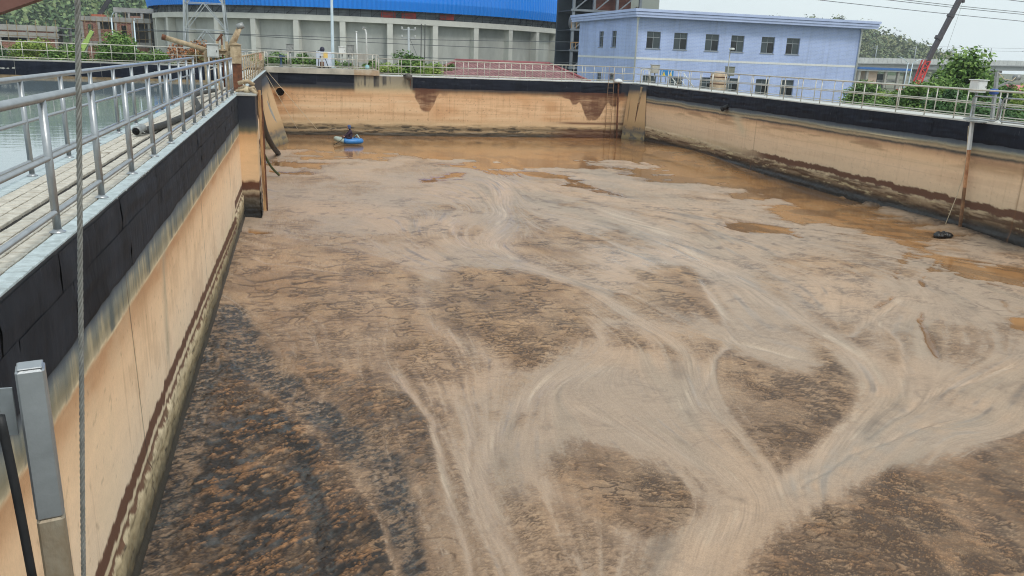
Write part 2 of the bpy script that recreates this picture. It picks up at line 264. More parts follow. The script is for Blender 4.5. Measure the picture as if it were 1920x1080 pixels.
MUD_Z = -4.0
def seg_dist(X, Y, p, q):
    dx, dy = q[0]-p[0], q[1]-p[1]; l2 = dx*dx + dy*dy + 1e-9
    t = np.clip(((X-p[0])*dx + (Y-p[1])*dy) / l2, 0, 1)
    return np.hypot(X - p[0] - t*dx, Y - p[1] - t*dy), t
def poly_sd(X, Y, P):
    """signed distance, positive inside"""
    d = np.full(X.shape, 1e9, np.float32); ins = np.zeros(X.shape, bool); n = len(P)
    for i in range(n):
        p, q = P[i], P[(i+1) % n]
        d = np.minimum(d, seg_dist(X, Y, p, q)[0])
        if p[1] != q[1]:
            ins ^= ((p[1] > Y) != (q[1] > Y)) & (X < (q[0]-p[0])*(Y-p[1])/(q[1]-p[1]) + p[0])
    return np.where(ins, d, -d)
def up2(a, shape):
    h, w = a.shape; yi = np.linspace(0, h-1, shape[0]); xi = np.linspace(0, w-1, shape[1])
    y0 = np.minimum(yi.astype(int), h-2); x0 = np.minimum(xi.astype(int), w-2); fy = (yi-y0)[:, None]; fx = (xi-x0)[None]
    A = a[y0]; B = a[y0+1]; r = A + (B-A)*fy
    return (r[:, x0] + (r[:, x0+1]-r[:, x0])*fx).astype(np.float32)
def lic(noise, vi, vj, n):
    """average noise along the field; vi,vj are row/col steps"""
    h, w = noise.shape; acc = noise.copy(); I0, J0 = np.meshgrid(np.arange(h, dtype=np.float32), np.arange(w, dtype=np.float32), indexing='ij')
    for sgn in (1, -1):
        I, J = I0.copy(), J0.copy()
        for k in range(n):
            a = np.clip(I, 0, h-1).astype(np.int32); b = np.clip(J, 0, w-1).astype(np.int32)
            I += sgn*vi[a, b]; J += sgn*vj[a, b]
            acc += noise[np.clip(I, 0, h-1).astype(np.int32), np.clip(J, 0, w-1).astype(np.int32)]
    acc -= acc.mean(); return acc / acc.std()
def build_mud():
    xs = np.concatenate([np.linspace(-2.15, 8.2, 570), np.linspace(8.2, 24.1, 400)[1:]])
    yy = [4.0]
    while yy[-1] < 56.0: yy.append(yy[-1] + (0.06 if yy[-1] < 6.2 else max(0.014, 0.000128*(yy[-1]**2 + 31))))
    ys = np.array(yy); h, w = len(ys), len(xs)
    X, Y = np.meshgrid(xs, ys); X = X.astype(np.float32); Y = Y.astype(np.float32)
    # half-resolution masks
    hx, hy = xs[::2], ys[::2]; HX, HY = np.meshgrid(hx, hy); sh = HX.shape
    wx = fbm(HX*0.9, HY*0.5, 4, 1)*0.55 + fbm(HX*3, HY*2, 3, 5)*0.18; wy = fbm(HX*0.8+50, HY*0.5, 4, 2)*0.7 + fbm(HX*3+9, HY*2, 3, 6)*0.22
    k = np.clip(HY/22, 0.35, 1.6); WX = HX + wx*k*0.55; WY = HY + wy*k*0.75
    RG = np.zeros(sh, np.float32); CO = RG.copy(); BB = RG.copy(); OR = RG.copy()
    for (s, co, bb, orr), P in PATCH:
        P = np.array(P); x0, y0 = P.min(0) - 2.5; x1, y1 = P.max(0) + 2.5
        j0, j1 = np.searchsorted(hx, (x0, x1)); i0, i1 = np.searchsorted(hy, (y0, y1))
        if j1 <= j0 or i1 <= i0: continue
        S = np.s_[i0:i1, j0:j1]; sd_ = poly_sd(WX[S], WY[S], [tuple(p) for p in P])
        e = 0.022*HY[S] + 0.10
        mk = sst(-e*1.0, e*1.5, sd_) * s
        t = (mk > RG[S]); 
        CO[S] = np.where(t, co, CO[S]); BB[S] = np.where(t, bb, BB[S]); OR[S] = np.where(t, orr, OR[S]); RG[S] = np.maximum(RG[S], mk)
    # loose low-contrast roughness between the traced patches
    left = sst(3.2, 1.2, HX)*sst(26, 21, HY)
    lowr = np.maximum(sst(-0.15, 0.45, fbm(WX*0.55+7, WY*0.42, 4, 9)) * 0.55, left*0.7) * sst(1.0, .0, sst(3.0,4.4,HX)*sst(13.5,11.5,HY))
    t = lowr > RG; CO[t] = 0.15; BB[t] = 0.15; OR[t] = 0.1; RG = np.maximum(RG, lowr)
    CH = np.zeros(sh, np.float32); AX = np.zeros(sh, np.float32); AY = AX.copy()
    for P, W in CHAN:
        for i in range(len(P)-1):
            d, t = seg_dist(WX*0.6+HX*0.4, WY*0.6+HY*0.4, P[i], P[i+1]); ww = W[i]*(1-t) + W[i+1]*t
            CH = np.maximum(CH, np.exp(-(d/(ww*0.85+0.02))**2))
            dx, dy = P[i+1][0]-P[i][0], P[i+1][1]-P[i][1]; l = math.hypot(dx, dy)
            wt = 1/(d*d + 0.25)**1.5; AX += wt*dx/l; AY += wt*dy/l
    AX += 0.05 + 0.1*sst(18, 30, HY); AY += -0.03
    nn = np.hypot(AX, AY) + 1e-6; AX /= nn; AY /= nn
    # eddies
    AX2 = AX + 0.45*fbm(HX*0.4, HY*0.3, 3, 21); AY2 = AY + 0.45*fbm(HX*0.4+31, HY*0.3, 3, 22); nn = np.hypot(AX2, AY2)+1e-6; AX, AY = AX2/nn, AY2/nn
    DK = np.zeros(sh, np.float32)
    for P, W in DARK:
        for i in range(len(P)-1):
            d, t = seg_dist(WX*0.8+HX*0.2, WY*0.8+HY*0.2, P[i], P[i+1]); ww = W[i]*(1-t) + W[i+1]*t
            DK = np.maximum(DK, sst(1.9, 0.2, d/(ww*0.8+0.02)))
    WT = np.full(sh, -9, np.float32)
    for P in WATER:
        sdw = poly_sd(HX + wx*1.1*k, HY + wy*1.4*k, P) if P is WATER[0] else poly_sd(HX + wx*.35*k, HY + wy*.4*k, P)*3 + 0.22
        WT = np.maximum(WT, sdw)
    ST_ = np.zeros(sh, np.float32)
    for P, W in STREAM:
        for i in range(len(P)-1):
            d, t = seg_dist(HX*0.4+WX*0.6, HY*0.4+WY*0.6, P[i], P[i+1]); ww = W[i]*(1-t) + W[i+1]*t
            ST_ = np.maximum(ST_, np.exp(-(d/(ww+0.03))**2))
    # the orange film thins out into islands away from the walls
    isl = fbm(HX*0.30, HY*0.62, 6, 31, 0.62)
    far = sst(54, 40, HY) * sst(22.5, 18, HX)
    WTm = (WT + 0.035*HY*sst(25,45,HY))/(0.045*HY+0.1) - far*(0.05 + 1.5*sst(-0.02, 0.30, isl))
    WTm = WTm + 0.35*fbm(HX*1.6, HY*2.6, 4, 33, 0.65)
    WTm = np.maximum(WTm, np.where(ST_ > 0.06, ST_*1.15 - 0.82 + 0.55*fbm(HX*2.8, HY*2.2, 4, 34, 0.65), -9))
    water = WTm
    f = lambda a: up2(a, (h, w))
    RG, CO, BB, OR, CH, DK, water = map(f, (RG, CO, BB, OR, CH, DK, water)); AX = f(AX); AY = f(AY)
    RG = RG * (1 - 0.8*CH)
    # flow-aligned streaks
    dxs = np.gradient(xs)[None]; dys = np.gradient(ys)[:, None]
    st = 0.008 + 0.0009*Y
    vj = np.clip(AX*st/dxs, -3, 3).astype(np.float32); vi = np.clip(AY*st/dys, -3, 3).astype(np.float32)
    white = RNG.rand(h, w).astype(np.float32)
    wide = up2(RNG.rand(h//4, w//4).astype(np.float32), (h, w))
    big = up2(RNG.rand(h//14, w//14).astype(np.float32), (h, w))
    S1 = lic(white, vi, vj, 26); S2 = lic(wide, vi*1.5, vj*1.5, 30); S3 = lic(big, vi*2.2, vj*2.2, 30)
    T1 = lic(white, np.clip(AX*st*0.7/dys, -2, 2).astype(np.float32), np.clip(-AY*st*0.7/dxs, -3, 3).astype(np.float32), 6)
    water = sst(-0.20, 0.45, water + 0.05 + 0.22*np.clip(S2,-2,2) + 0.18*np.clip(S3,-2,2) + 0.05*S1)*sst(-1.6, -1.0, water)
    RG = RG*(1-water)
    RG = np.clip(RG + 0.5*(0.6*S2 + 0.4*S3)*RG*(1.02-np.minimum(RG,1)), 0, 1)
    RG = np.clip(RG*(0.88 + 0.3*fbm(X*1.1, Y*0.8, 4, 25)), 0, 1)
    # crack lines of one to two grid cells, at every scale the distance lets one see
    cell = np.maximum(dys*np.ones_like(X), 0.013)*2.0
    def crackline(fx, fy, rot, seed, wd=1.25):
        c_, s_ = math.cos(rot), math.sin(rot); u = X*c_ + Y*s_; v = -X*s_ + Y*c_
        n = fbm(u*fx + 0.5*vn(u*fx*3, v*fy*3, seed+5), v*fy + 0.5*vn(u*fx*3+7, v*fy*3, seed+6), 3, seed, 0.55)
        gy, gx = np.gradient(n); d = np.abs(n)/(np.hypot(gx, gy)+1e-4)
        per = 1/(fy*cell); lod = sst(1.2, 2.6, per)*sst(26, 12, per)
        return sst(wd*1.5, wd*0.4, d)*lod
    gate = sst(-0.30, 0.25, fbm(X*1.6, Y*1.2, 3, 51)); gate2 = sst(-0.3, 0.25, fbm(X*0.9+3, Y*0.7, 4, 52)); gate3 = sst(-0.2, 0.3, fbm(X*2.4+9, Y*1.5, 3, 53))
    L0 = crackline(0.45, 0.9, 0.05, 143); L1 = crackline(0.9, 1.9, -0.08, 144); L2 = crackline(1.7, 3.8, 0.06, 145); L3 = crackline(3.2, 7.0, -0.15, 146); L4 = crackline(6.0, 12.0, 0.2, 147)
    rmat = sst(2.6, 4.4, X)*sst(15.5, 12, Y); lmat = sst(2.2, 1.0, X)*sst(16, 12.5, Y)
    L5 = np.maximum(crackline(3.6, 9.0, -0.75, 148), crackline(6.5, 15.0, -0.6, 150))*rmat          # the mats tear on the diagonal
    L6 = np.maximum(crackline(3.6, 8.5, 0.55, 149), crackline(7.0, 15.0, 0.7, 151))*lmat
    lines = np.maximum.reduce([L0*0.9*gate2, L1*gate, L2*gate3, L3*(0.35+0.65*gate2), L4*(0.3+0.7*gate)*(1-0.6*np.maximum(rmat,lmat)), L5*(0.5+0.5*gate3), L6*(0.55+0.45*gate)])
    fineg = (white - 0.5)*2; fineg2 = (up2(RNG.rand(h//2, w//2).astype(np.float32), (h, w)) - 0.5)*2
    g1 = fbm(X*18, Y*14, 4, 61, 0.7); g2 = fbm(X*2.2, Y*1.6, 4, 62); g3 = fbm(X*0.5, Y*0.4, 3, 63)
    # broken crust: flakes drawn out along the diagonal, sharp edged
    su = np.where(X > 2.4, -0.62, 0.60); u = X*0.80 + Y*su; v = -X*su + Y*0.80
    RG = RG*sst(0.08, 0.40, RG + 0.28*g1 + 0.14*fineg2 + 0.05*T1 + 0.11*S1 + 0.06*S2)
    lump = fbm(u*6.0, v*17.0, 5, 64, 0.66); lump2 = fbm(u*1.8, v*3.6, 4, 65, 0.6); flake = sst(-0.04, 0.08, lump + 0.5*lump2 + 0.15*g1 + 0.06*fineg2 - 0.22*sst(0.6, -1.7, X))
    clod = RG*CO
    Z = np.full((h, w), MUD_Z, np.float32)
    Z += 0.38*np.exp(-((Y-45)/6.5)**2)*sst(20.2, 23.4, X) + 0.14*sst(21.6, 23.5, X)*sst(20, 26, Y) + 0.10*sst(-0.9, -1.9, X)
    Z += g3*0.05*(1-water) + RG*0.04 - CH*0.03
    Z += RG*(g1*0.008 + lump*0.010 + fineg2*0.004 - lines*0.020) + clod*(flake*0.012*sst(3,1.5,X) + lump*0.009 + lump2*0.03 + g1*0.008)
    Z += (1-RG)*(S2*0.0015 + S1*0.001)*(1-water) - DK*0.015
    level = MUD_Z - 0.035 + 0.33*np.exp(-((Y-45)/6.5)**2)*sst(20.6, 23.4, X)
    Z = Z*(1-water) + level*water
    # colour
    pale = mixc(np.broadcast_to(C3(167,145,124), (h,w,3)), C3(180,151,124), sst(-0.5, 0.6, g3 + 0.2*g2))
    pale = mixc(pale, C3(150,135,117), sst(0.3, 1.8, S3)*0.4); pale = mixc(pale, C3(198,178,154), sst(0.6, 2.0, -S2)*0.45*(0.15+0.85*CH))
    pale = mixc(pale, C3(132,116,102), sst(1.3, 2.4, S1)*0.40*(0.3+0.7*sst(-.2,.3,g2))); pale = mixc(pale, C3(140,130,120), sst(1.2, 2.3, S2)*0.35)
    pale = mixc(pale, C3(126,108,92), sst(1.5, 2.6, S3 + 0.35*S2)*0.55*sst(-.3,.2,g2)); pale = mixc(pale, C3(118,104,92), sst(1.7, 2.6, S2)*0.45*sst(-.2,.3,g3+g2))
    pale = pale * (1 + (0.045+0.06*CH)*S1 + 0.035*fineg2 + 0.03*T1*(1-CH))[..., None]
    pale = mixc(pale, C3(112,96,84), np.clip(np.maximum.reduce([L1*gate3, L2*0.9*gate, L3*0.6*gate2])*(0.3+0.5*sst(13,17,Y))*(1-CH)*sst(-.4,.2,g2), 0, 1))
    d_s = np.full((h, w), 9.0, np.float32)
    for i_ in range(len(CHAN[11][0])-1): d_s = np.minimum(d_s, seg_dist(X, Y, CHAN[11][0][i_], CHAN[11][0][i_+1])[0])
    sm = np.exp(-((d_s + 0.3*g2 + 0.05*S2)/0.42)**2)*sst(13, 11, Y); pale = mixc(pale, C3(154,143,130), np.clip(sm*(0.3+0.8*g2+.2*S2), 0, .6))
    tan = mixc(np.broadcast_to(C3(170,138,106), (h,w,3)), C3(146,115,86), sst(-0.45, 0.45, g2 + 0.3*g1))
    tan = mixc(tan, C3(166,120,80), np.clip(OR*sst(-0.3, 0.35, lump2 + 0.5*g1), 0, 0.85))
    tan = tan * (1.0 + 0.16*g1 + 0.10*fineg + 0.10*fineg2)[..., None]
    c = mixc(pale, tan, np.clip(RG*1.15, 0, 1))
    blue = np.clip(RG*BB*sst(0.0, 0.45, fbm(X*1.3+3, Y*0.9, 4, 71) + 0.45*g1)*0.75, 0, 0.6)
    c = mixc(c, C3(96,88,78), blue)
    c = mixc(c, C3(70,53,41), np.clip(lines*RG*(1.3-0.25*sst(11,15,Y)), 0, 0.88))
    dark_clod = mixc(np.broadcast_to(C3(38,37,36), (h,w,3)), C3(72,75,76), sst(0.0, 0.5, fbm(X*4+11, Y*5, 4, 72)))
    dark_clod = mixc(dark_clod, C3(94,74,57), sst(1.6, 3.0, X)*sst(-.3,.3,g2+.2)*0.8)
    c = mixc(c, dark_clod, np.clip(RG*CO**1.4*(1-flake)*1.1*(0.55+0.6*sst(-.25,.2,lump2+g2)+0.3*g1), 0, 0.92))
    spk = sst(-0.22, 0.16, 0.9*lump + 0.7*g1 + 0.5*lump2 + 0.22*fineg2 + 0.05*S1)
    dk = np.clip(sst(0.05, 0.85, DK + 0.35*lump2 + 0.2*g2)*(0.22 + 0.78*spk)*(0.9+0.2*fineg), 0, 0.88)
    c = mixc(c, mixc(np.broadcast_to(C3(66,72,72), (h,w,3)), C3(30,31,32), sst(-.2,.25,lump+g1)), dk)
    # bed colour darkens along the right and far wall foot
    rim = np.maximum(sst(22.75, 23.35, X + 0.25*g2)*sst(16, 20, Y), sst(54.2, 54.9, Y+0.3*g2)*0.6)
    c = mixc(c, C3(48,44,42), np.clip(rim*(0.75+0.6*g1), 0, 0.9))
    wcol = mixc(np.broadcast_to(C3(164,119,74), (h,w,3)), C3(128,94,62), sst(-0.4, 0.5, g2+0.5*S3+0.3*S2))
    c = mixc(c, wcol, np.clip(water*0.95, 0, 1))
    wetedge = water*(1-water)*4; c = c*(1-0.18*wetedge)[..., None]
    sheen = np.clip(np.exp(-((X-9.5)/2.2)**2 - ((Y-21.5)/4.0)**2)*1.2, 0, 1)*(1-RG)
    rgh = 0.55 - 0.10*CH - 0.25*sheen + 0.15*RG - 0.1*sst(0.5,1.5,S2)*(1-RG)
    rgh = rgh - blue*0.15 - dk*0.15 - lines*RG*0.1 - 0.1*clod*(1-flake)
    rgh = rgh*(1-water) + 0.10*water
    me = grid_mesh('sludge_bed', np.stack([X, Y, Z], -1), c, rgh)
    o = link('sludge_bed', me, None, attr_mat('sludge', 0.6, 38.0, 0.22, 55.0, spec=0.32))
    tag(o, 'brown sludge bed with braided pale flow channels and cracked patches', 'sludge', kind='structure')
    return o
build_mud()
# ------------------------------------------------------------------ basin walls with their stains
def ramp(z, stops):
    zs = np.array([s[0] for s in stops][::-1]); cs = np.array([C3(*s[1]) for s in stops][::-1])
    return np.stack([np.interp(z, zs, cs[:, k]) for k in range(3)], -1).astype(np.float32)
WALLMAT = attr_mat('stained_wall', 0.35, 30.0, 0.07, 40.0, (1, 1, 0.6), spec=0.35)
RAMP_L = [(0.05,(52,53,56)),(-0.80,(56,56,58)),(-0.90,(92,98,104)),(-1.00,(132,132,122)),(-1.14,(139,129,105)),(-1.23,(181,164,135)),
          (-1.25,(204,162,122)),(-1.45,(231,189,147)),(-1.9,(245,208,168)),(-2.5,(240,211,178)),(-2.9,(231,207,178)),(-3.15,(218,200,167)),
          (-3.42,(176,158,124)),(-3.6,(112,102,80)),(-3.76,(62,58,50)),(-4.3,(38,37,36))]
RAMP_R = [(0.05,(46,50,62)),(-0.80,(50,55,66)),(-0.98,(92,100,108)),(-1.06,(150,148,132)),(-1.10,(112,104,84)),(-1.22,(191,167,134)),(-1.28,(84,78,70)),
          (-1.38,(193,155,121)),(-1.6,(229,192,152)),(-2.2,(231,201,168)),(-2.75,(220,194,163)),(-3.1,(201,179,146)),(-3.4,(143,119,93)),(-3.6,(98,80,60)),
          (-3.8,(72,62,52)),(-4.3,(42,40,38))]
RAMP_F = [(0.05,(40,43,54)),(-0.82,(42,45,55)),(-0.98,(78,76,70)),(-1.10,(140,112,82)),(-1.3,(216,175,134)),(-2.0,(227,190,150)),(-2.9,(218,183,144)),
          (-3.25,(201,172,134)),(-3.55,(128,112,86)),(-3.7,(170,147,115)),(-3.85,(90,80,66)),(-4.3,(50,45,42))]
def wall_colour(U, Z, kind):
    n1 = fbm(U*0.35, Z*2.2, 4, 81); n2 = fbm(U*6, Z*0.7, 4, 82, 0.6); n3 = fbm(U*1.4, Z*7, 4, 83, 0.6); n4 = fbm(U*9, Z*9, 4, 84, 0.65); lo = fbm(U*0.22, Z*0.25, 3, 85)
    if kind == 'L':
        zz = Z + 0.05*n1 + 0.05*n2*sst(-0.6, -0.8, Z)*sst(-1.3, -1.1, Z)
        c = ramp(zz, RAMP_L)
        grime = sst(-0.86, -0.98, Z)*sst(-1.27, -1.2, Z + 0.02*n1)
        c = mixc(c, C3(84,92,92), np.clip(grime*sst(0.0, 0.5, n2 + 0.3*n3)*0.8, 0, 1)); c = mixc(c, C3(200,180,143), np.clip(grime*sst(0.1, .6, -n2+0.2*n4)*0.6, 0, 1))
        c = mixc(c, C3(231,209,169), np.clip(np.exp(-((zz+1.235)/0.012)**2)*0.8, 0, 1))
        c = mixc(c, C3(186,134,92), np.clip(sst(-1.24, -1.27, zz)*sst(-1.62, -1.3, zz)*(0.55+0.5*n3), 0, .8))
        # the two ragged brown tide bands
        slope = -2.83 - 0.03*(U-11) * (U > 11) * (U < 24) - 0.025*(11-U)*(U < 11)
        j = 0.10*n2 + 0.05*n4 + 0.05*n1
        b1_ = sst(0.035, 0.0, np.abs(Z - (slope - 0.10) + j*0.6) - 0.085 - 0.05*lo); b2_ = sst(0.02, 0.0, np.abs(Z - (slope - 0.32) + j*0.6) - 0.028 - 0.03*n2)
        c = mixc(c, C3(92,54,36), np.clip(np.maximum(b1_, b2_*0.9), 0, 0.95))
        sc = sst(slope-0.3, slope-0.42, Z)*sst(-3.85, -3.7, Z)
        flake = sst(0.05, 0.35, fbm(U*5, Z*16, 4, 86, 0.6)); c = mixc(c, C3(122,106,78), np.clip(sc*flake*0.75, 0, 1)); c = mixc(c, C3(66,58,48), np.clip(sc*sst(0.3,0.6,fbm(U*4, Z*22, 4, 87, .6))*0.9, 0, 1))
        # grey run below the rail and damp joints
        run = np.exp(-((U - 11.6 - 0.25*(Z+1.2) + 0.1*n1)/0.16)**2)*sst(-0.9, -1.3, Z)*sst(-3.0, -2.4, Z); c = mixc(c, C3(150,146,128), np.clip(run*(0.55+0.7*n2), 0, 0.8))
        for u0 in (9.1, 16.15, 22.9): c = mixc(c, C3(60,48,40), np.clip(np.exp(-((U-u0-0.03*n2+0.06*(Z+1))/0.014)**2), 0, .85))
        ex = sc*(0.03 + 0.025*n3 + 0.02*n4) + 0.05*sst(-3.75, -3.9, Z)
        wet = sst(-3.6, -3.9, Z)
    elif kind == 'R':
        zz = Z + 0.07*n1 + 0.03*n2
        c = ramp(zz, RAMP_R)
        c = mixc(c, C3(112,76,50), np.clip(sst(-0.05, 0.4, fbm(U*0.5, Z*5, 4, 88))*sst(-1.3, -1.5, Z)*sst(-2.0, -1.6, Z)*0.45, 0, 1))
        c = mixc(c, C3(237,222,185), np.clip(np.exp(-((Z+1.08+0.02*n1)/0.014)**2)*sst(36, 30, U)*0.9, 0, 1))
        c = mixc(c, C3(60,62,62), np.clip(np.exp(-((Z+1.27+0.03*n1)/0.05)**2)*(0.5+0.8*n3), 0, .8))
        for zl in (-1.93, -2.25): c = mixc(c, C3(180,151,119), np.clip(np.exp(-((Z-zl+0.01*n1)/0.012)**2)*0.3, 0, 1))
        sl = -2.92 + 0.20*sst(40, 48, U) - 0.05*lo
        j = 0.10*fbm(U*3.0, Z*1.5, 3, 89) + 0.05*n2
        band = sst(0.03, -0.01, np.abs(Z - (sl - 0.12) + j*0.8) - 0.12 - 0.05*lo)*sst(43, 36, U + 3*n1)
        c = mixc(c, C3(92,56,40), np.clip(band, 0, 0.93))
        low = sst(sl-0.2, sl-0.32, Z)
        c = mixc(c, C3(86,62,44), np.clip(low*sst(-0.1, 0.25, fbm(U*0.9, Z*9, 5, 90, .6))*0.85, 0, 1)); c = mixc(c, C3(194,175,137), np.clip(low*sst(-3.7,-3.5,Z)*sst(0.22, 0.38, fbm(U*1.1+4, Z*11, 5, 91, .6))*0.9, 0, 1))
        c = mixc(c, C3(42,42,42), np.clip(sst(-3.5, -3.75, Z + 0.12*n3)*0.85, 0, 1))
        c = mixc(c, C3(200,187,158), np.clip(np.exp(-((U-40.2-0.9*(Z+1.6)+0.2*n1)/0.5)**2)*sst(-1.1,-1.3,Z)*sst(-2.6,-1.9,Z)*0.6, 0, 1))
        c = mixc(c, C3(70,50,38), np.clip(np.exp(-((U-41.7)/0.3)**2)*np.exp(-((Z+0.95-0.3*(U-41.7))/0.13)**2)*.9, 0, 1))
        for u0 in (21.6, 38.4): c = mixc(c, C3(120,84,58), np.clip(np.exp(-((U-u0-0.02*n2)/0.03)**2)*sst(-1.2,-1.5,Z)*0.6, 0, 1))
        ex = low*(0.03 + 0.03*n3 + 0.015*n4) + 0.06*sst(-3.7, -3.9, Z)
        wet = sst(-3.4, -3.8, Z)
    else:
        zz = Z + 0.06*n1 + 0.04*n2
        c = ramp(zz, RAMP_F)
        bare = sst(3.55, 3.7, U)*sst(7.5, 7.3, U); cb = ramp(zz, [(0.05,(153,135,110)),(-0.3,(143,136,119)),(-0.9,(169,156,128)),(-1.2,(210,178,138)),(-4,(210,178,138))])
        c = mixc(c, cb, np.clip(bare*sst(-1.5, -1.1, Z), 0, 1)); c = mixc(c, C3(70,66,62), np.clip(bare*sst(-1.0,-.7,Z)*sst(.15,.5,n2)*0.6, 0, 1))
        for uu, ww, zd in ((5.05,.22,-.75),(5.6,.14,-.6),(4.3,.08,-.7),(7.35,.1,-.85)): c = mixc(c, C3(44,44,50), np.clip(sst(ww,ww*.6,np.abs(U-uu))*sst(zd-.25,zd,Z)*(0.8+.5*n2), 0, .9))
        # the brown runs that hang below the liner
        low = np.full(U.shape, -1.1); 
        for uu, ww, dz in ((8.35,0.68,1.2),(20.35,0.85,1.35),(18.9,0.3,.35),(21.9,.35,.4),(9.6,.25,.2)): low = low - dz*np.exp(-(np.abs(U-uu+.06*n1)/ww)**3.6)*(1+.06*n2)
        low = low - 0.25*sst(17.5,18.6,U) - 0.1*n1
        br = sst(0.10, -0.04, low - Z + .05*n3)*sst(-0.72, -0.95, Z)*sst(7.4, 7.7, U)*sst(22.9, 22.5, U)*np.clip(0.35 + sst(17.2,18.8,U) + np.exp(-((U-8.35)/1.0)**2)*1.0 + .3*n1, 0, 1)
        c = mixc(c, C3(94,58,42), np.clip(br*(0.85+0.35*n3+.15*n2), 0, 0.93))
        c = mixc(c, C3(200,150,105), np.clip(sst(0.0,0.5,fbm(U*0.5,Z*0.8,3,92))*sst(-1.0,-1.3,Z)*sst(-3.2,-2.6,Z)*0.6, 0, 1))
        for zl, a in ((-1.45,.4),(-1.85,.35),(-2.5,.3)): c = mixc(c, C3(153,113,81), np.clip(np.exp(-((Z-zl+0.03*n1)/0.02)**2)*a*(.7+n3), 0, 1))
        dsh = sst(0.05, 0.3, fbm(U*1.6, Z*12, 5, 93, .6))*sst(-3.15, -3.5, Z); c = mixc(c, C3(58,52,44), np.clip(dsh*0.9, 0, 1)); c = mixc(c, C3(44,42,40), np.clip(np.exp(-((Z+3.55+.1*n1)/0.07)**2)*sst(-.2,.3,n3+n1)*0.9, 0, 1))
        c = mixc(c, C3(92,56,40), np.clip(sst(16.5, 19, U)*(np.exp(-((Z+3.0+.05*n1)/0.09)**2)*.85 + sst(-3.35,-3.5,Z)*.7), 0, .9))
        ex = sst(-3.1,-3.4,Z)*(0.03 + 0.04*n3); wet = sst(-3.5,-3.8,Z)
    st2 = fbm(U*14, Z*0.35, 3, 96, .6); pt = fbm(U*0.9, Z*1.3, 4, 97, .6) if kind == 'L' else fbm(U*0.28, Z*4.5, 4, 97, .6)
    tanm = sst(-1.0,-1.4,Z)*sst(-3.2,-2.9,Z)*sst(.20,.36,c[...,0])*{'R': 0.35, 'L': 0.5, 'F': 0.85}[kind]
    c = mixc(c, C3(232,206,170), np.clip(tanm*sst(.05,.5,pt)*.45, 0, 1)); c = mixc(c, C3(176,134,94), np.clip(tanm*sst(.1,.5,-pt+.3*st2)*.45, 0, 1)); c = mixc(c, C3(158,124,92), np.clip(tanm*sst(.3,.65,st2)*.35, 0, 1)); c = mixc(c, C3(120,88,62), np.clip(tanm*sst(.52,.62,fbm(U*11,Z*13,3,98))*.6, 0, 1))
    c = c*(1 + 0.05*n4 + 0.05*n3)[..., None]
    return c, 0.78 - 0.33*wet - 0.2*sst(-0.9, -0.75, Z), np.clip(ex, -0.02, 0.2)
WALL_GAIN = 1.0
def wall_face(name, kind, us, zs, place, parent, flip):
    U, Zg = np.meshgrid(us, zs); U = U.astype(np.float32); Zg = Zg.astype(np.float32)
    c, r, ex = wall_colour(U, Zg, kind)
    return link(name, grid_mesh(name, place(U, Zg, ex), c*WALL_GAIN, r, flip), parent, WALLMAT)
def geo(a, b, d0, k):
    o = [a]
    while o[-1] < b: o.append(min(b, o[-1] + d0 + k*max(0, o[-1]-a)))
    return np.array(o)
LX, RX, FY = -1.87, 23.4, 55.0
# left dividing wall (walkway on top), right wall, far wall
wall_l = empty('dividing_wall', (LX-0.6, 20, -4.4), 'long dividing wall on the left with tiled walkway top, black liner and tan stained face', 'wall')
uL = np.concatenate([geo(2.5, 4.6, 0.05, 0), geo(4.6, 14, 0.014, 0.0016)[1:], geo(14, 27.6, 0.03, 0.004)[1:], geo(27.6, 55.0, .12, .004)[1:]])
wall_face('wall_face', 'L', uL, np.linspace(-4.2, -0.02, 160), lambda U, Z, e: np.stack([LX + e, U, Z], -1), wall_l, True)
MB().box((-3.12, 2.0, -4.4), (LX-0.004, 55.0, -0.034)).build('wall_core', mat('dark_joint', lin(54,50,46), .95, 0, .3, 4), wall_l)
wall_r = empty('basin_wall', (RX+0.7, 35, -4.4), 'right basin wall with navy black liner, tan face and dark brown tide band', 'wall')
wall_face('wall_face', 'R', geo(12, 55.2, 0.045, 0.0), np.linspace(-4.35, -0.17, 105), lambda U, Z, e: np.stack([RX - e, U, Z], -1), wall_r, False)
MB().box((RX+0.004, 8, -4.4), (RX+1.6, 57.0, -0.17)).build('wall_core', DCONC, wall_r)
wall_f = empty('basin_wall', (11, FY+0.7, -4.4), 'far basin wall with two hanging brown stains under its black liner', 'wall')
wall_face('wall_face', 'F', np.arange(-2.0, 23.5, 0.045), np.linspace(-4.35, -0.17, 105), lambda U, Z, e: np.stack([U, FY - e, Z], -1), wall_f, False)
MB().box((-1.86, FY+0.004, -4.4), (23.39, FY+1.6, -0.17)).build('wall_core', DCONC, wall_f)

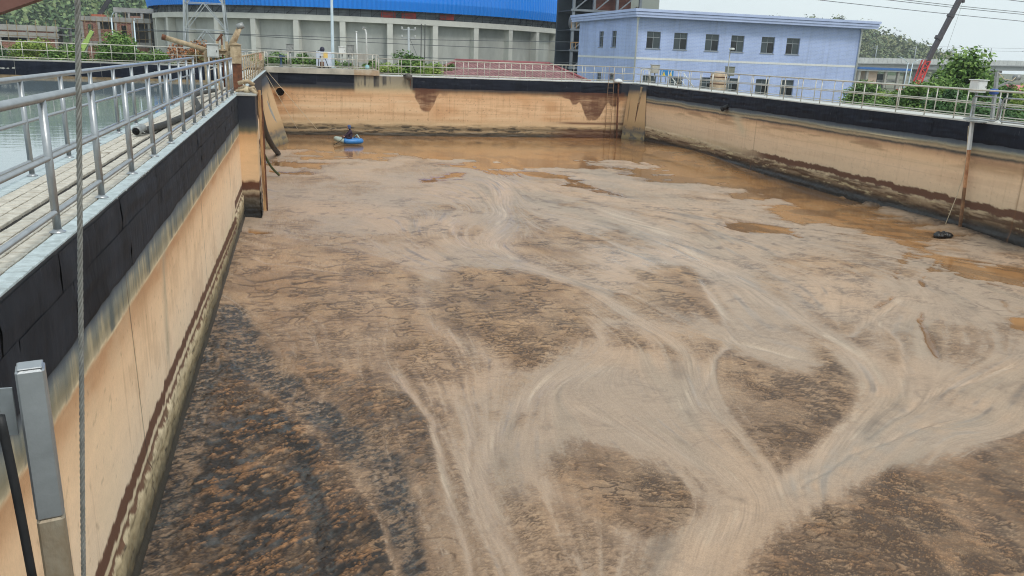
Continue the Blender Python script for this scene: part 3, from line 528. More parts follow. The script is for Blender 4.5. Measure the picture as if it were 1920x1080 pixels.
# liner sheets: wrinkled black membrane hung over the wall tops, one object per welded sheet
def liner_mat(name, c, c2, rough):
    mt = mat(name, c, rough, 0, 0.3, 1.6, 0.55, 9.0, c2=c2, stretch=(1, 1, 0.45), spec=0.18)
    N, L = mt.node_tree.nodes, mt.node_tree.links; bs = N['Principled BSDF']; src = bs.inputs['Base Color'].links[0].from_socket   # pale scuffs and lime runs
    g = N.new('ShaderNodeNewGeometry'); m2 = N.new('ShaderNodeMapping'); m2.inputs['Scale'].default_value = (9, 9, 1.6); L.new(g.outputs['Position'], m2.inputs[0])
    n1 = N.new('ShaderNodeTexNoise'); n1.inputs['Scale'].default_value = 1.0; n1.inputs['Detail'].default_value = 7; n1.inputs['Roughness'].default_value = .7; L.new(m2.outputs[0], n1.inputs[0])
    r = N.new('ShaderNodeMapRange'); r.inputs[1].default_value = .66; r.inputs[2].default_value = .76; r.inputs[3].default_value = 0; r.inputs[4].default_value = .5; L.new(n1.outputs[0], r.inputs[0])
    mx = N.new('ShaderNodeMix'); mx.data_type = 'RGBA'; L.new(r.outputs[0], mx.inputs[0]); L.new(src, mx.inputs[6]); mx.inputs[7].default_value = lin(150,152,154); L.new(mx.outputs[2], bs.inputs['Base Color'])
    return mt
LINER = liner_mat('black_liner', lin(44,47,54), lin(18,20,25), 0.68)
LINER_B = liner_mat('navy_black_liner', lin(28,33,46), lin(16,19,28), 0.6)
def sheet(parent, u0, u1, z0, z1, place, seed, m_, du=0.06, nz_=16, bulge=0.03, wr=0.018):
    us = np.linspace(u0, u1, max(4, int((u1-u0)/du))); zs = np.linspace(0, 1, nz_)
    U, T = np.meshgrid(us, zs); zt = z1 + 0.012*fbm(us*1.5, us*0, 3, seed); zb = z0 + 0.035*fbm(us*2.2, us*0+5, 3, seed+1)
    Zg = zt[None]*(1-T) + zb[None]*T
    fold = fbm(U*0.9, Zg*7, 4, seed) * wr + np.abs(fbm(U*0.5, Zg*3.2, 3, seed+2))*bulge + 0.5*wr*fbm(U*7, Zg*1.2, 3, seed+4)
    ex = 0.012 + fold*np.sin(np.pi*np.clip(T, 0.06, 0.97)); ex = np.where(T > 0.97, 0.006, ex)
    me = grid_mesh('liner_sheet', place(U, Zg, ex), np.full(U.shape + (3,), 0.05), np.full(U.shape, 0.4), False)
    o = link('liner_sheet', me, parent, m_); return o
pl_l = lambda U, Z, e: np.stack([LX + e, U, Z], -1)
pl_r = lambda U, Z, e: np.stack([RX - e, U, Z], -1)
pl_f = lambda U, Z, e: np.stack([U, FY - e, Z], -1)
edges = [2.5, 4.1, 5.35, 6.75, 9.1, 11.4, 13.7, 16.2, 19.0, 22.0, 24.8, 27.3]
for i in range(len(edges)-1):
    a, b = edges[i] + 0.012, edges[i+1] - 0.012; g = 0.03 if a < 14 else 0.07
    sheet(wall_l, a, b, -0.40, -0.045, pl_l, 100+i*3, LINER, g, 14, 0.018, 0.014)
    sheet(wall_l, a + 0.3, b + 0.3 if i < len(edges)-2 else b, -0.84, -0.37, lambda U, Z, e: pl_l(U, Z, e + 0.006), 140+i*3, LINER, g, 16, 0.02, 0.014)
for i, (a, b) in enumerate(((14, 20.3), (20.3, 26), (26, 31.8), (31.8, 37.6), (37.6, 43.4), (43.4, 48.8), (48.8, 52.7))):
    sheet(wall_r, a + .01, b - .01, -0.86, -0.155, pl_r, 200+i*5, LINER_B, 0.09, 18, 0.06, 0.03)
for i, (a, b) in enumerate(((-1.2, 1.2), (1.2, 3.6), (7.45, 11.4), (11.4, 15.4), (15.4, 19.3), (19.3, 22.4))):
    sheet(wall_f, a + .01, b - .01, -0.88 if i > 1 else (-.78 if i == 0 else -.64), -0.155, pl_f, 260+i*5, LINER_B, 0.1, 12, 0.04, 0.03)

# pilaster on the dividing wall: liner on top, tan below, dark foot
pil = empty('wall_pilaster', (-1.6, 27.9, -4.2), 'square tan pilaster with black lined top standing out from the left wall', 'pilaster')
RAMP_P = [(0.05,(40,42,50)),(-0.72,(44,48,58)),(-0.95,(66,70,72)),(-1.12,(112,104,80)),(-1.25,(200,158,113)),(-1.6,(218,180,135)),(-2.7,(214,182,144)),(-2.78,(96,60,42)),(-3.0,(88,56,42)),
          (-3.05,(171,153,125)),(-3.2,(92,70,54)),(-3.35,(84,76,64)),(-3.7,(40,40,40)),(-4.3,(34,34,34))]
def pil_face(us, place, sd_, flip):
    U, Zg = np.meshgrid(us, np.linspace(-4.3, -0.02, 150)); n = fbm(U*8, Zg*1.5, 3, sd_); n3 = fbm(U*3, Zg*9, 4, sd_+2, .6)
    c = ramp(Zg + 0.05*n + 0.03*n3, RAMP_P)*(1+0.08*n3)[..., None]; ex = sst(-2.9,-3.2,Zg)*(0.03+0.04*n3)
    return link('pilaster_face', grid_mesh('pilaster_face', place(U, Zg, ex), c, 0.75-0.3*sst(-3,-3.5,Zg)-0.3*sst(-0.9,-.7,Zg), flip), pil, WALLMAT)
pil_face(np.linspace(-1.9, -1.33, 26), lambda U, Z, e: np.stack([U, 27.4 - e, Z], -1), 301, False)
pil_face(np.linspace(27.4, 28.6, 30), lambda U, Z, e: np.stack([-1.33 + e, U, Z], -1), 305, True)
MB().box((-1.9, 27.36, -0.02), (-1.29, 28.6, 0.03)).build('cap', CONC, pil)
MB().box((-1.9, 27.404, -4.3), (-1.334, 28.6, -0.02)).build('pilaster_core', DCONC, pil)

# battered corner buttresses
def buttress(label, bl, br, tr, tl, zb, zt, back, seed, flip, shift):
    e = empty('corner_buttress', (bl[0], bl[1], zb), label, 'buttress', 'battered buttresses in the basin corners')
    S, T = np.meshgrid(np.linspace(0, 1, 40), np.linspace(0, 1, 90))
    bx = bl[0]*(1-S)+br[0]*S; by = bl[1]*(1-S)+br[1]*S; tx = tl[0]*(1-S)+tr[0]*S; ty = tl[1]*(1-S)+tr[1]*S
    PX = bx*(1-T)+tx*T; PY = by*(1-T)+ty*T; PZ = zb*(1-T)+zt*T
    n = fbm(S*3, PZ*1.5, 4, seed); n2 = fbm(S*6, PZ*4, 4, seed+3, .6); st_ = fbm(S*12, PZ*0.5, 3, seed+5)
    c = ramp(PZ + 0.12*n, [(0,(52,58,70)),(-0.55,(70,76,84)),(-0.9,(190,158,118)),(-1.3,(212,176,132)),(-2.6,(206,172,130)),(-3.1,(180,150,110)),(-3.4,(120,112,100)),(-3.7,(166,148,112)),(-4.2,(92,82,66))])
    c = mixc(c, C3(96,72,52), np.clip(sst(.25,.5,st_)*sst(-.9,-1.3,PZ)*.6, 0, 1)); c = mixc(c, C3(90,92,94), np.clip(sst(0.1,.4,n2)*sst(-2.9,-3.3,PZ)*.8, 0, 1))
    off = sst(-3.0,-3.4,PZ)*n2*0.05
    link('buttress_face', grid_mesh('buttress_face', np.stack([PX, PY - off, PZ], -1), c, np.full(S.shape, .75), flip), e, WALLMAT)
    b = MB(); q = [Vector((*bl, zb)), Vector((*br, zb)), Vector((*tr, zt)), Vector((*tl, zt))]
    b.prism([p + Vector(shift) for p in q], back); b.build('buttress_core', CONC, e); return e
buttress('leaning tan buttress in the far left corner beside the pipe outlet', (-1.8, 45.8), (-0.58, 50.7), (-1.74, 50.7), (-1.86, 45.8), -4.2, -0.2, (-.1, 1.2, 0), 311, False, (-.2,.3,0))
buttress('leaning tan buttress in the far right corner beside the ladder', (22.45, 54.6), (23.32, 52.4), (23.38, 52.9), (22.95, 54.9), -4.2, -0.22, (0.5, 0.6, 0), 321, False, (.2,.3,0))

# ------------------------------------------------------------------ ground, outer walkways, left pool
GROUND = mat('yard_ground', lin(120,116,104), 0.95, 0, 0.3, 0.3, c2=lin(84,92,62))
def sheet_plane(name, x0, y0, x1, y1, z, m_, holes=False):
    me = MB().add([(x0,y0,z),(x1,y0,z),(x1,y1,z),(x0,y1,z)], [(0,1,2,3)]); return me.build(name, m_)
gr = MB()
for (x0, y0, x1, y1) in ((-2500,58.3,2500,3500),(-2500,-1500,-42,58.3),(25.02,-1500,2500,58.3),(-42,-1500,25.02,-8)): gr.add([(x0,y0,-2.6),(x1,y0,-2.6),(x1,y1,-2.6),(x0,y1,-2.6)], [(0,1,2,3)])
tag(gr.build('ground', GROUND), kind='structure')
fb = MB().box((-42, -8, -4.6), (25, 58.2, -4.45)).build('basin_floor', DCONC); tag(fb, kind='structure')
wm = bpy.data.materials.new('pool_water'); wm.use_nodes = True; N, L = wm.node_tree.nodes, wm.node_tree.links; bs = N['Principled BSDF']
bs.inputs['Base Color'].default_value = lin(128,142,146); bs.inputs['Roughness'].default_value = 0.03; bs.inputs['IOR'].default_value = 1.33; bs.inputs['Specular IOR Level'].default_value = 0.9
g = N.new('ShaderNodeNewGeometry'); mpn = N.new('ShaderNodeMapping'); mpn.inputs['Scale'].default_value = (0.6, 2.2, 1); L.new(g.outputs['Position'], mpn.inputs[0])
nn_ = N.new('ShaderNodeTexNoise'); nn_.inputs['Scale'].default_value = 1.6; nn_.inputs['Detail'].default_value = 3; L.new(mpn.outputs[0], nn_.inputs[0])
bp = N.new('ShaderNodeBump'); bp.inputs['Strength'].default_value = 0.03; bp.inputs['Distance'].default_value = 0.1; L.new(nn_.outputs[0], bp.inputs['Height']); L.new(bp.outputs[0], bs.inputs['Normal'])
pw = MB().box((-41.9, -7.9, -4.4), (-3.13, 56.99, -0.95)).build('pool_water', wm); tag(pw, kind='structure')
pool_f = empty('pool_wall', (-20, 57.5, -4.4), 'far wall of the left pool with black liner above the water', 'wall')
MB().box((-42, 57.0, -4.4), (-1.95, 58.25, 0.12)).build('wall_core', CONC, pool_f)
for i in range(8):
    a = -41 + i*4.85; sheet(pool_f, a, a + 4.83, -0.82, 0.05, lambda U, Z, e: np.stack([U, 57.0 - e, Z], -1), 340+i*5, LINER_B, 0.12, 12, 0.05, 0.03)
MB().box((-42, 56.985, -0.95), (-3.2, 56.998, -0.80)).build('stain_strip', mat('pool_stain', lin(158,134,98), 0.8, 0, .3, 2, c2=lin(78,66,52)), pool_f)
pool_s = empty('pool_wall', (-42.5, 25, -4.4), 'distant left side wall of the water pool', 'wall'); MB().box((-43, -8, -4.4), (-42, 58.25, 0.12)).build('wall_core', CONC, pool_s)
# ------------------------------------------------------------------ walkway tiles
TILE_W = mat('cream_tile', lin(212,206,192), 0.6, 0, 0.16, 9, 0.08, 60, c2=lin(168,158,142))
TILE_B = mat('pale_blue_tile', lin(196,208,210), 0.5, 0, 0.14, 9, 0.08, 60, c2=lin(158,168,168))
cols_x = [(-1.872,-2.012,1),(-2.028,-2.152,0),(-2.168,-2.292,0),(-2.308,-2.432,0),(-2.508,-2.636,0),(-2.652,-2.786,0),(-2.802,-2.936,0),(-2.952,-3.11,1)]
def tile_mesh(w, l, h=0.032, b=0.005):
    m_ = MB(); ring = lambda q, z: [(-w/2+q,-l/2+q,z),(w/2-q,-l/2+q,z),(w/2-q,l/2-q,z),(-w/2+q,l/2-q,z)]
    m_.add(ring(0, 0) + ring(0, h-b) + ring(b, h), [(4*k+i, 4*k+(i+1)%4, 4*k+4+(i+1)%4, 4*k+4+i) for k in (0,1) for i in range(4)] + [(8,9,10,11)])
    return m_
PITCH = 0.142; tmesh = {}
tiles = []
for r in range(int((54.8-3.0)/PITCH)):
    y = 3.0 + r*PITCH
    for ci, (xa, xb, k) in enumerate(cols_x):
        xc = (xa+xb)/2
        v = CAMR.T @ (np.array([xc, y, 0]) - EYE); px = 960 + 1500*v[0]/v[2]; py = 540 + 1500*v[1]/v[2]
        tiles.append((0 if (-15 < px and py < 1080) else 1, y, ci, xc, abs(xa-xb), k, random.Random(r*31+ci)))
tiles.sort(key=lambda t: (t[0], t[1]))
rest = {0: MB(), 1: MB()}
for i, (vis, y, ci, xc, w_, k, rn) in enumerate(tiles):
    if rn.random() < 0.012 and k == 0: continue                       # a lost tile here and there
    jx, jy, jz, ja = rn.uniform(-.002,.002), rn.uniform(-.003,.003), rn.uniform(-.003,.002), rn.uniform(-.012,.012)
    if i < 300:
        key = ci
        if key not in tmesh: tmesh[key] = tile_mesh(w_, PITCH-0.016).mesh('tile'); tmesh[key].materials.append(TILE_B if k else TILE_W)
        o = bpy.data.objects.new('tile', tmesh[key]); col.objects.link(o); o.location = (xc+jx, y+jy, -0.032+jz); o.rotation_euler.z = ja
        o.parent = wall_l; o.matrix_parent_inverse = Matrix.Translation(-wall_l.location)
    else:
        t = tile_mesh(w_, PITCH-0.016); rest[k].add([(x+xc+jx, yy_+y+jy, z-0.032+jz) for x, yy_, z in t.v], t.f)
for k in (0, 1): tag(rest[k].build('far_tiles', TILE_B if k else TILE_W, wall_l), kind='stuff')

# ------------------------------------------------------------------ railings
def railing(name, label, p0, p1, ts, h, rails, rp, rtop, m_, group, flange=True, endcap=True, post_n=10, cat='railing'):
    """p0->p1 base line; posts at parameters ts; rails = [(height, radius)] below the top rail"""
    p0, p1 = Vector(p0), Vector(p1); e = empty(name, p0, label, cat, group); up_ = Vector((0,0,1))
    MB().tube([p0+up_*h, p0.lerp(p1,.5)+up_*h, p1+up_*h], rtop, post_n).build('top_rail', m_, e)
    for i, (z, r) in enumerate(rails): MB().tube([p0+up_*z, p1+up_*z], r, 8).build('middle_rail' if i < len(rails)-1 or len(rails) == 1 else 'bottom_rail', m_, e)
    pm = None
    for t in ts:
        b = p0.lerp(p1, t)
        if pm is None:
            pm = MB().tube([(0,0,0),(0,0,h-rtop*0.4)], rp, post_n).mesh('post'); pm.materials.append(m_)
            fm = MB().lathe((0,0,0), [(rp*2.0,0),(rp*2.0,.008),(rp*1.25,.02),(rp*1.05,.03)], 14).mesh('flange'); fm.materials.append(m_)
        o = bpy.data.objects.new('post', pm); col.objects.link(o); o.location = b; o.parent = e; o.matrix_parent_inverse = inv_world(e)
        if flange:
            f_ = bpy.data.objects.new('flange', fm); col.objects.link(f_); f_.location = (0,0,0); f_.parent = o
    return e
WR = 'stainless railings along the walkway'
yf = [4.0 + 1.655*k for k in range(15)]
railing('railing', 'shiny stainless pipe railing on the basin edge of the tiled walkway', (-1.985, 2.6, 0), (-2.02, 28.0, 0), [(y-2.6)/25.4 for y in yf if y < 27.9] + [0.995], 1.10, [(0.62,.024),(0.17,.024)], 0.032, 0.036, STEEL, WR, post_n=14)
yb = [5.48 + 1.655*k for k in range(14)]
railing('railing', 'stainless pipe railing on the water pool edge of the tiled walkway', (-3.03, 2.6, 0), (-3.06, 27.2, 0), [(y-2.6)/24.6 for y in yb if y < 27.1], 1.10, [(0.62,.022),(0.17,.022)], 0.030, 0.034, STEEL, WR, post_n=12)
railing('railing', 'tan sludge stained railing beyond the sluice gate on the basin edge', (-1.99, 30.6, 0), (-2.02, 54.6, 0.02), [k/15 for k in range(16)], 1.10, [(0.62,.02),(0.17,.02)], 0.024, 0.03, DIRTY, 'stained railings beyond the gate', False, post_n=8)
railing('railing', 'tan sludge stained railing beyond the sluice gate on the pool edge', (-3.04, 31.6, 0), (-3.06, 56.6, 0.02), [k/13 for k in range(14)], 1.08, [(0.62,.02),(0.17,.02)], 0.022, 0.028, STEEL_FAR, 'stained railings beyond the gate', False, post_n=8)
FRG = 'railings on the far side of the basin'
FR = dict(flange=False, post_n=7)
railing('railing', 'far railing on the raised platform above the pipe outlet', (-1.95, 55.1, .2), (5.05, 55.1, .2), [0, .2, .21, .5, .51, .78, .97, 1], .98, [(.62,.02),(.13,.02)], .022, .028, STEEL_FAR, FRG, **FR)
railing('railing', 'rear railing at the back of the raised far platform', (-1.9, 58.0, .2), (5.05, 58.0, .2), [k/6 for k in range(7)], .98, [(.62,.018),(.13,.018)], .02, .025, STEEL_FAR, FRG, **FR)
railing('railing', 'far railing in front of the red tiled roof and green bushes', (5.2, 55.15, -.1), (23.3, 55.15, -.1), sorted([k/12 for k in range(13)] + [k/12+.035 for k in range(12)]), 1.06, [(.60,.019),(.10,.019)], .02, .027, STEEL_FAR, FRG, **FR)
railing('railing', 'rear railing behind the far walkway, nearest to the red tiled roof', (5.2, 56.5, -.1), (24.6, 56.5, -.1), [k/13 for k in range(14)], 1.02, [(.60,.017),(.10,.017)], .018, .023, STEEL_FAR, FRG, **FR)
RRG = 'railings on the right side of the basin'
yr = [17.5, 18.9, 20.3, 21.7, 23.0, 25.2, 26.7, 28.3, 30.4, 31.9, 33.4, 34.9, 36.4, 37.9, 39.4, 40.9, 42.4, 43.9, 45.4, 46.9, 48.4, 49.9, 51.4, 52.9, 54.4]
railing('railing', 'right railing at the basin edge above the navy black liner', (23.52, 14, -.12), (23.52, 55.1, -.12), [(y-14)/41.1 for y in yr], 1.07, [(.60,.02),(.13,.02)], .025, .032, STEEL_FAR, RRG, **FR)
railing('railing', 'outer railing of the right walkway, nearest to the trees', (24.85, 14, -.12), (24.85, 56.4, -.12), [(y-14.6)/42.4 for y in yr if y > 14.7], 1.05, [(.60,.019),(.13,.019)], .023, .028, STEEL_FAR, RRG, **FR)
railing('railing', 'left far railing across the water pool in front of the trees', (-40, 57.3, .12), (-2.4, 57.3, .12), sorted([k/15 for k in range(16)] + [k/15+.03 for k in range(15)]), 1.06, [(.58,.019),(.12,.019)], .021, .027, STEEL_FAR, 'railings round the water pool', **FR)
# walkway slabs of the right and far walls and the raised platform
PALE = mat('pale_coping', lin(206,206,200), 0.8, 0, 0.15, 1.5, 0.15, 18)
tag(MB().box((RX-.02, 8, -.168), (25.0, 54.98, -.12)).build('walkway', PALE), kind='structure')
tag(MB().box((5.25, 54.985, -.166), (25.0, 57.0, -.115)).build('walkway', PALE), kind='structure')
plat = empty('raised_platform', (1.6, 56.5, -.16), 'raised concrete platform slab over the far wall, stained orange on its right', 'platform')
SLABM = mat('stained_slab', lin(190,180,160), 0.85, 0, .25, 1.2, .2, 15, c2=lin(150,112,74))
MB().box((-1.95, 54.86, -.13), (3.6, 58.3, .2)).build('slab', mat('slab_concrete', lin(186,180,166), .85, 0, .25, 1.2, .2, 15), plat)
MB().box((3.604, 54.84, -.14), (5.24, 58.3, .19)).build('slab', SLABM, plat)
for k in range(5): MB().box((-1.9+k*1.4, 54.9, .2), (-1.9+k*1.4+1.38, 55.05, .235)).build('kerb_block', CONC, plat)
# ------------------------------------------------------------------ sluice gate group at the pilaster
def ctrl_box(name, label, x0, x1, y, d, z0, z1, zg, m_, group=None, lid=True, posts=1, pr=.035):
    e = empty(name, ((x0+x1)/2, y, zg), label, 'control box', group)
    b = MB().rbox((x0, y, z0), (x1, y+d, z1), .012).build('body', m_, e)
    MB().rbox((x0+.03, y-.012, z0+.04), (x1-.03, y-.001, z1-.05), .004).build('door', m_, e)
    MB().box((x1-.07, y-.03, (z0+z1)/2-.03), (x1-.05, y-.012, (z0+z1)/2+.03)).build('handle', BLACKR, e)
    if lid: MB().rbox((x0-.04, y-.05, z1+.001), (x1+.04, y+d+.05, z1+.035), .01).build('rain_hood', m_, e)
    for k in range(posts):
        xx = x0 + (x1-x0)*(k+.5)/posts; MB().tube([(xx, y+d/2, zg), (xx, y+d/2, z0)], pr, 8).build('post', GREYM, e)
    return e
ctrl_box('control_box', 'pale grey control box among the sludge stained gate posts on the walkway', -2.92, -2.55, 29.9, .3, 1.08, 1.5, 0, GREYBOX)
e = empty('gate_cabinet', (-2.0, 30, 0), 'tall tan stained cabinet at the end of the shiny railing', 'cabinet')
MB().rbox((-2.16, 29.8, .0), (-1.84, 30.15, .9), .015).build('pedestal', RUST, e); MB().rbox((-2.17, 29.75, .9), (-1.83, 30.2, 1.52), .015).build('body', DIRTY, e)
MB().prism([(-2.2, 29.7, 1.52), (-2.0, 29.7, 1.6), (-1.8, 29.7, 1.52)], (0, .55, 0)).build('hood', DIRTY, e)
e = empty('lifting_davit', at(430, 108, Y=30.6).xyz, 'tan tilted davit arm rising above the gate cabinet', 'davit')
a, b = at(428, 100, Y=30.6), at(450, 50, Y=30.6)
MB().tube([a, b], [.13, .085], 12).build('arm', DIRTY, e); MB().tube([b+Vector((-.1,0,-.03)), b+Vector((.12,0,.06))], .11, 10).build('pulley_head', GREYM, e)
MB().tube([a+Vector((0,0,-1.25)), a+Vector((0,0,.05))], .12, 12).build('mast', DIRTY, e); MB().bar(a+Vector((.16,0,-.5)), a.lerp(b,.35)+Vector((.1,0,0)), .05).build('brace', DIRTY, e)
e = empty('lifting_beam', (-2.98, 30.4, 0), 'tan pipe beam slanting down to the pale control box', 'beam')
a, b = at(311, 71, Y=30.4), at(385, 93, Y=30.4)
MB().tube([a, b], [.09,.08], 10).build('beam', DIRTY, e); MB().tube([a, a+Vector((-.12,0,.03))], .1, 10).build('end_collar', RUST, e); MB().tube([b, Vector((b.x, b.y, 0))], .07, 10).build('mast', DIRTY, e)
e = empty('sluice_gate', (-2.45, 30.2, 0), 'tan stained twin post screw gate frame beside the control box', 'gate frame')
for x in (-2.6, -2.3): MB().bar((x, 30.2, 0), (x, 30.2, 1.62), .11, .09).build('post', DIRTY, e)
MB().bar((-2.7, 30.2, 1.25), (-2.2, 30.2, 1.25), .12, .14).build('crosshead', DIRTY, e); MB().tube([(-2.45,30.2,.1),(-2.45,30.2,1.75)], .03, 8).build('screw', RUST, e)
MB().lathe((-2.45,30.2,1.3), [(.16,0),(.17,.02),(.16,.04),(.05,.05),(.04,.2)], 14).build('gearbox', DIRTY, e); MB().bar((-2.62,30.2,1.6),(-2.42,30.15,1.85), .07).build('limit_arm', RUST, e)
e = empty('sludge_pipes', (-1.6, 28.6, .03), 'tangle of sludge covered pipes and hose ends on the pilaster top', 'pipes')
pts = lambda *q: [Vector(p) for p in q]
MB().tube(pts((-1.9,29.2,.1),(-1.7,28.6,.2),(-1.45,28.2,.14),(-1.3,27.9,.02)), .06, 8).build('hose', DIRTY, e)
MB().tube(pts((-1.95,28.2,.08),(-1.7,28.3,.12),(-1.4,28.5,.2),(-1.32,28.6,.0)), .045, 8).build('hose', DIRTY, e)
MB().tube(pts((-1.9,28.9,.3),(-1.6,28.8,.38),(-1.4,28.8,.25)), .07, 8).build('pipe', DIRTY, e)
MB().lathe((-1.62,28.35,.03), [(.1,0),(.12,.08),(.07,.16),(.02,.2)], 9).build('sludge_lump', mat('pale_sludge', lin(206,190,158), .8, 0, .2, 8, .4, 30), e)
e = empty('guide_post', (-1.24, 28.75, -4.1), 'rust stained timber guide post standing beside the pilaster', 'post')
MB().box((-1.30, 28.7, -4.1), (-1.2, 28.82, .1)).build('post', mat('wet_timber', lin(196,156,108), .8, 0, .3, 3, .3, 20, c2=lin(104,62,38), stretch=(3,3,.5)), e)
MB().box((-1.198, 28.71, -4.1), (-1.15, 28.81, -.05)).build('rusty_edge', RUST, e)
def cable(name, label, P, r, m_, cat, n=8, sub=6):
    P = [Vector(p) for p in P]; Q = []
    for i in range(len(P)-1):
        p0, p1, p2, p3 = P[max(i-1,0)], P[i], P[i+1], P[min(i+2,len(P)-1)]
        for k in range(sub):
            t = k/sub; Q.append(0.5*((2*p1)+(p2-p0)*t+(2*p0-5*p1+4*p2-p3)*t*t+(3*p1-p0-3*p2+p3)*t**3))
    Q.append(P[-1]); return one(name, m_, MB().tube(Q, r, n), label, cat)
cable('hose', 'thick black hose hanging from the gate down into the sludge', [at(480,178,Y=29), at(487,205,Y=33), at(497,245,Y=37), at(510,272,Y=41), at(522,288,Z=-3.95)], .13, BLACKR, 'hose', 10)
cable('hose', 'thin green hose lying from the wall foot onto the sludge', [at(489,270,Y=35), at(496,290,Y=35.5), at(508,312,Y=36), at(523,328,Z=-3.95)], .05, mat('green_hose', lin(74,88,52), .6, 0, .3, 4), 'hose')
cable('hose', 'grey corrugated suction hose lying along the tiled walkway', [(-2.62,15.0,.09),(-2.56,15.3,.07),(-2.5,15.9,.065),(-2.42,16.6,.065),(-2.36,17.6,.065),(-2.30,19.0,.065),(-2.28,20.6,.07),(-2.5,22.0,.16),(-2.72,23.6,.16),(-2.75,25.4,.14),(-2.5,27.6,.13)], .06, mat('grey_hose', lin(68,66,62), .75, 0, .25, 8, .8, 55, stretch=(.2,2,.2)), 'hose', 12, 8)
e = empty('hose_coupling', (-2.68,14.86,.02), 'open metal coupling end of the suction hose on the walkway', 'coupling')
MB().lathe((0,0,0), [(.095,0),(.105,.02),(.105,.05),(.085,.07),(.085,.3),(.092,.31),(.092,.34),(.08,.35)], 16).build('collar', GREYM, e)
e.rotation_euler = (R(-82), 0, R(-14)); e.location = (-2.66, 14.82, .09); e.scale = (.78,.78,.78)
for ch in e.children: ch.matrix_parent_inverse = Matrix.Identity(4)
MB_ = MB().lathe((0,0,-.005), [(.08,0),(.08,.006)], 14).mesh('mouth'); o = link('mouth', MB_, None, mat('hose_inside', lin(10,10,10), .9, 0, .1, 3)); o.parent = e
MB_ = MB().tube([(.12,0,.03),(.2,.02,-.03)], .012, 6).mesh('lever'); o = link('lever', MB_, None, GREYM); o.parent = e
fl = MB(); fl.prism([(-2.2,53.2,1.06),(-2.08,53.2,1.08),(-2.02,53.2,.85),(-2.06,53.2,.62),(-2.17,53.2,.6),(-2.22,53.2,.82)], (0,.12,0))
one('warning_bag', mat('red_cloth', lin(232,74,58), .7, 0, .25, 9, .4, 20, c2=lin(236,150,138)), fl, 'red and white cloth hung at the corner of the stained railing', 'cloth')

# ------------------------------------------------------------------ far wall: pipe outlet, ropes, ladder, boat
e = empty('pipe_outlet', (-1.1, 54.95, -1.32), 'round pipe outlet jutting from the far wall', 'pipe')
q = MB(); n = 22; rr = [(.30,.0),(.30,-.34),(.26,-.34),(.26,-.02)]
vs, fs = [], []
for r_, y_ in rr:
    for k in range(n): t = 2*math.pi*k/n; vs.append((-1.1+r_*math.cos(t), 54.98+y_, -1.32+r_*math.sin(t)))
for i in range(3):
    for k in range(n): j=(k+1)%n; fs.append((i*n+k,i*n+j,(i+1)*n+j,(i+1)*n+k))
fs.append(tuple(3*n+k for k in range(n))); q.add(vs, fs, True)
q.build('pipe', mat('tan_pipe', lin(196,150,106), .7, 0, .2, 4), e)
MB().tube([(-1.1,54.955,-1.32),(-1.1,54.93,-1.32)], .255, 20).build('dark_bore', mat('pipe_bore', lin(22,18,16), .9, 0, .1, 3), e)
ROPE = mat('pale_rope', lin(206,190,160), .8, 0, .15, 8)
cable('rope', 'taut rope from the platform corner across the pipe outlet', [at(497,137,Y=54.7), at(558,242,Y=53.5)], .016, ROPE, 'rope', 5, 2)
cable('rope', 'taut rope from the platform edge right of the pipe outlet', [at(503,136,Y=54.7), at(596,244,Y=53.0)], .016, ROPE, 'rope', 5, 2)
e = empty('ladder', (21.5, 54.85, -4), 'thin steel ladder on the far wall next to the right corner', 'ladder')
for x in (21.3, 21.72): MB().tube([(x,54.86,-4),(x,54.86,.9)], .016, 6).build('stile', mat('dull_ladder', lin(150,120,92), .8, 0, .2, 3) if 'dull_ladder' not in MATS else MATS['dull_ladder'], e)
for k in range(15): MB().tube([(21.3,54.86,-3.8+k*.3),(21.72,54.86,-3.8+k*.3)], .010, 6).build('rung', MATS['dull_ladder'], e)
e = empty('guide_post', (22.15, 54.8, -4), 'steel guide post with a white cap in the far right corner', 'post')
MB().bar((22.2,54.8,-4),(22.05,54.8,-.1), .09).build('post', RUST, e); MB().lathe((22.05,54.85,-.12), [(.1,0),(.3,.02),(.32,.1),(.22,.22),(.06,.27)], 14).build('cap', WHITEP, e)
e = empty('guide_post', (23.2, 53.2, -4), 'leaning pale guide post at the right corner buttress', 'post')
a, b = at(1203,163,X=23.2), at(1187,262,X=23.05)
MB().bar(b, a, .11).build('post', DIRTY, e); MB().bar(b.lerp(a,.02)+Vector((-.07,-.03,0)), b.lerp(a,.7)+Vector((-.07,-.03,0)), .05).build('rail', RUST, e)
e = empty('guide_post', (23.2, 23.85, -4), 'square guide post on the right wall, white on top and rusty below', 'post')
a, b = at(1823,229,X=23.2), at(1800,425,X=23.2); mid = a.lerp(b, .26)
MB().bar(a, mid, .10).build('upper_post', WHITEP, e); MB().bar(mid, a.lerp(b,.62), .085).build('stained_post', mat('stained_post', lin(196,150,108), .7, 0, .3, 3, c2=lin(140,84,56)), e); MB().bar(a.lerp(b,.62), b, .085).build('lower_post', mat('muddy_post', lin(150,112,80), .8, 0, .3, 3, c2=lin(84,60,44)), e)
MB().box((23.02,23.5,-.15),(23.4,24.05,-.1)).build('bracket', GREYM, e)
cable('rope', 'thin rope hanging down the right wall beside the square guide post', [at(1816,236,X=23.25), at(1806,330,X=23.25), at(1768,432,X=22.9)], .014, ROPE, 'rope', 5, 3)
e = empty('wall_pipe', (23.4, 41.7, -.9), 'black rubber pipe stub sticking out of the right wall liner', 'pipe')
MB().tube([(23.45,41.5,-.78),(23.15,41.75,-.98)], .13, 12).build('stub', BLACKR, e); MB().tube([(23.2,41.71,-.95),(23.12,41.78,-1.0)], .15, 12).build('rim', BLACKR, e)
lump = MB(); rn = random.Random(5); c0 = at(1768,440,Z=-3.93)
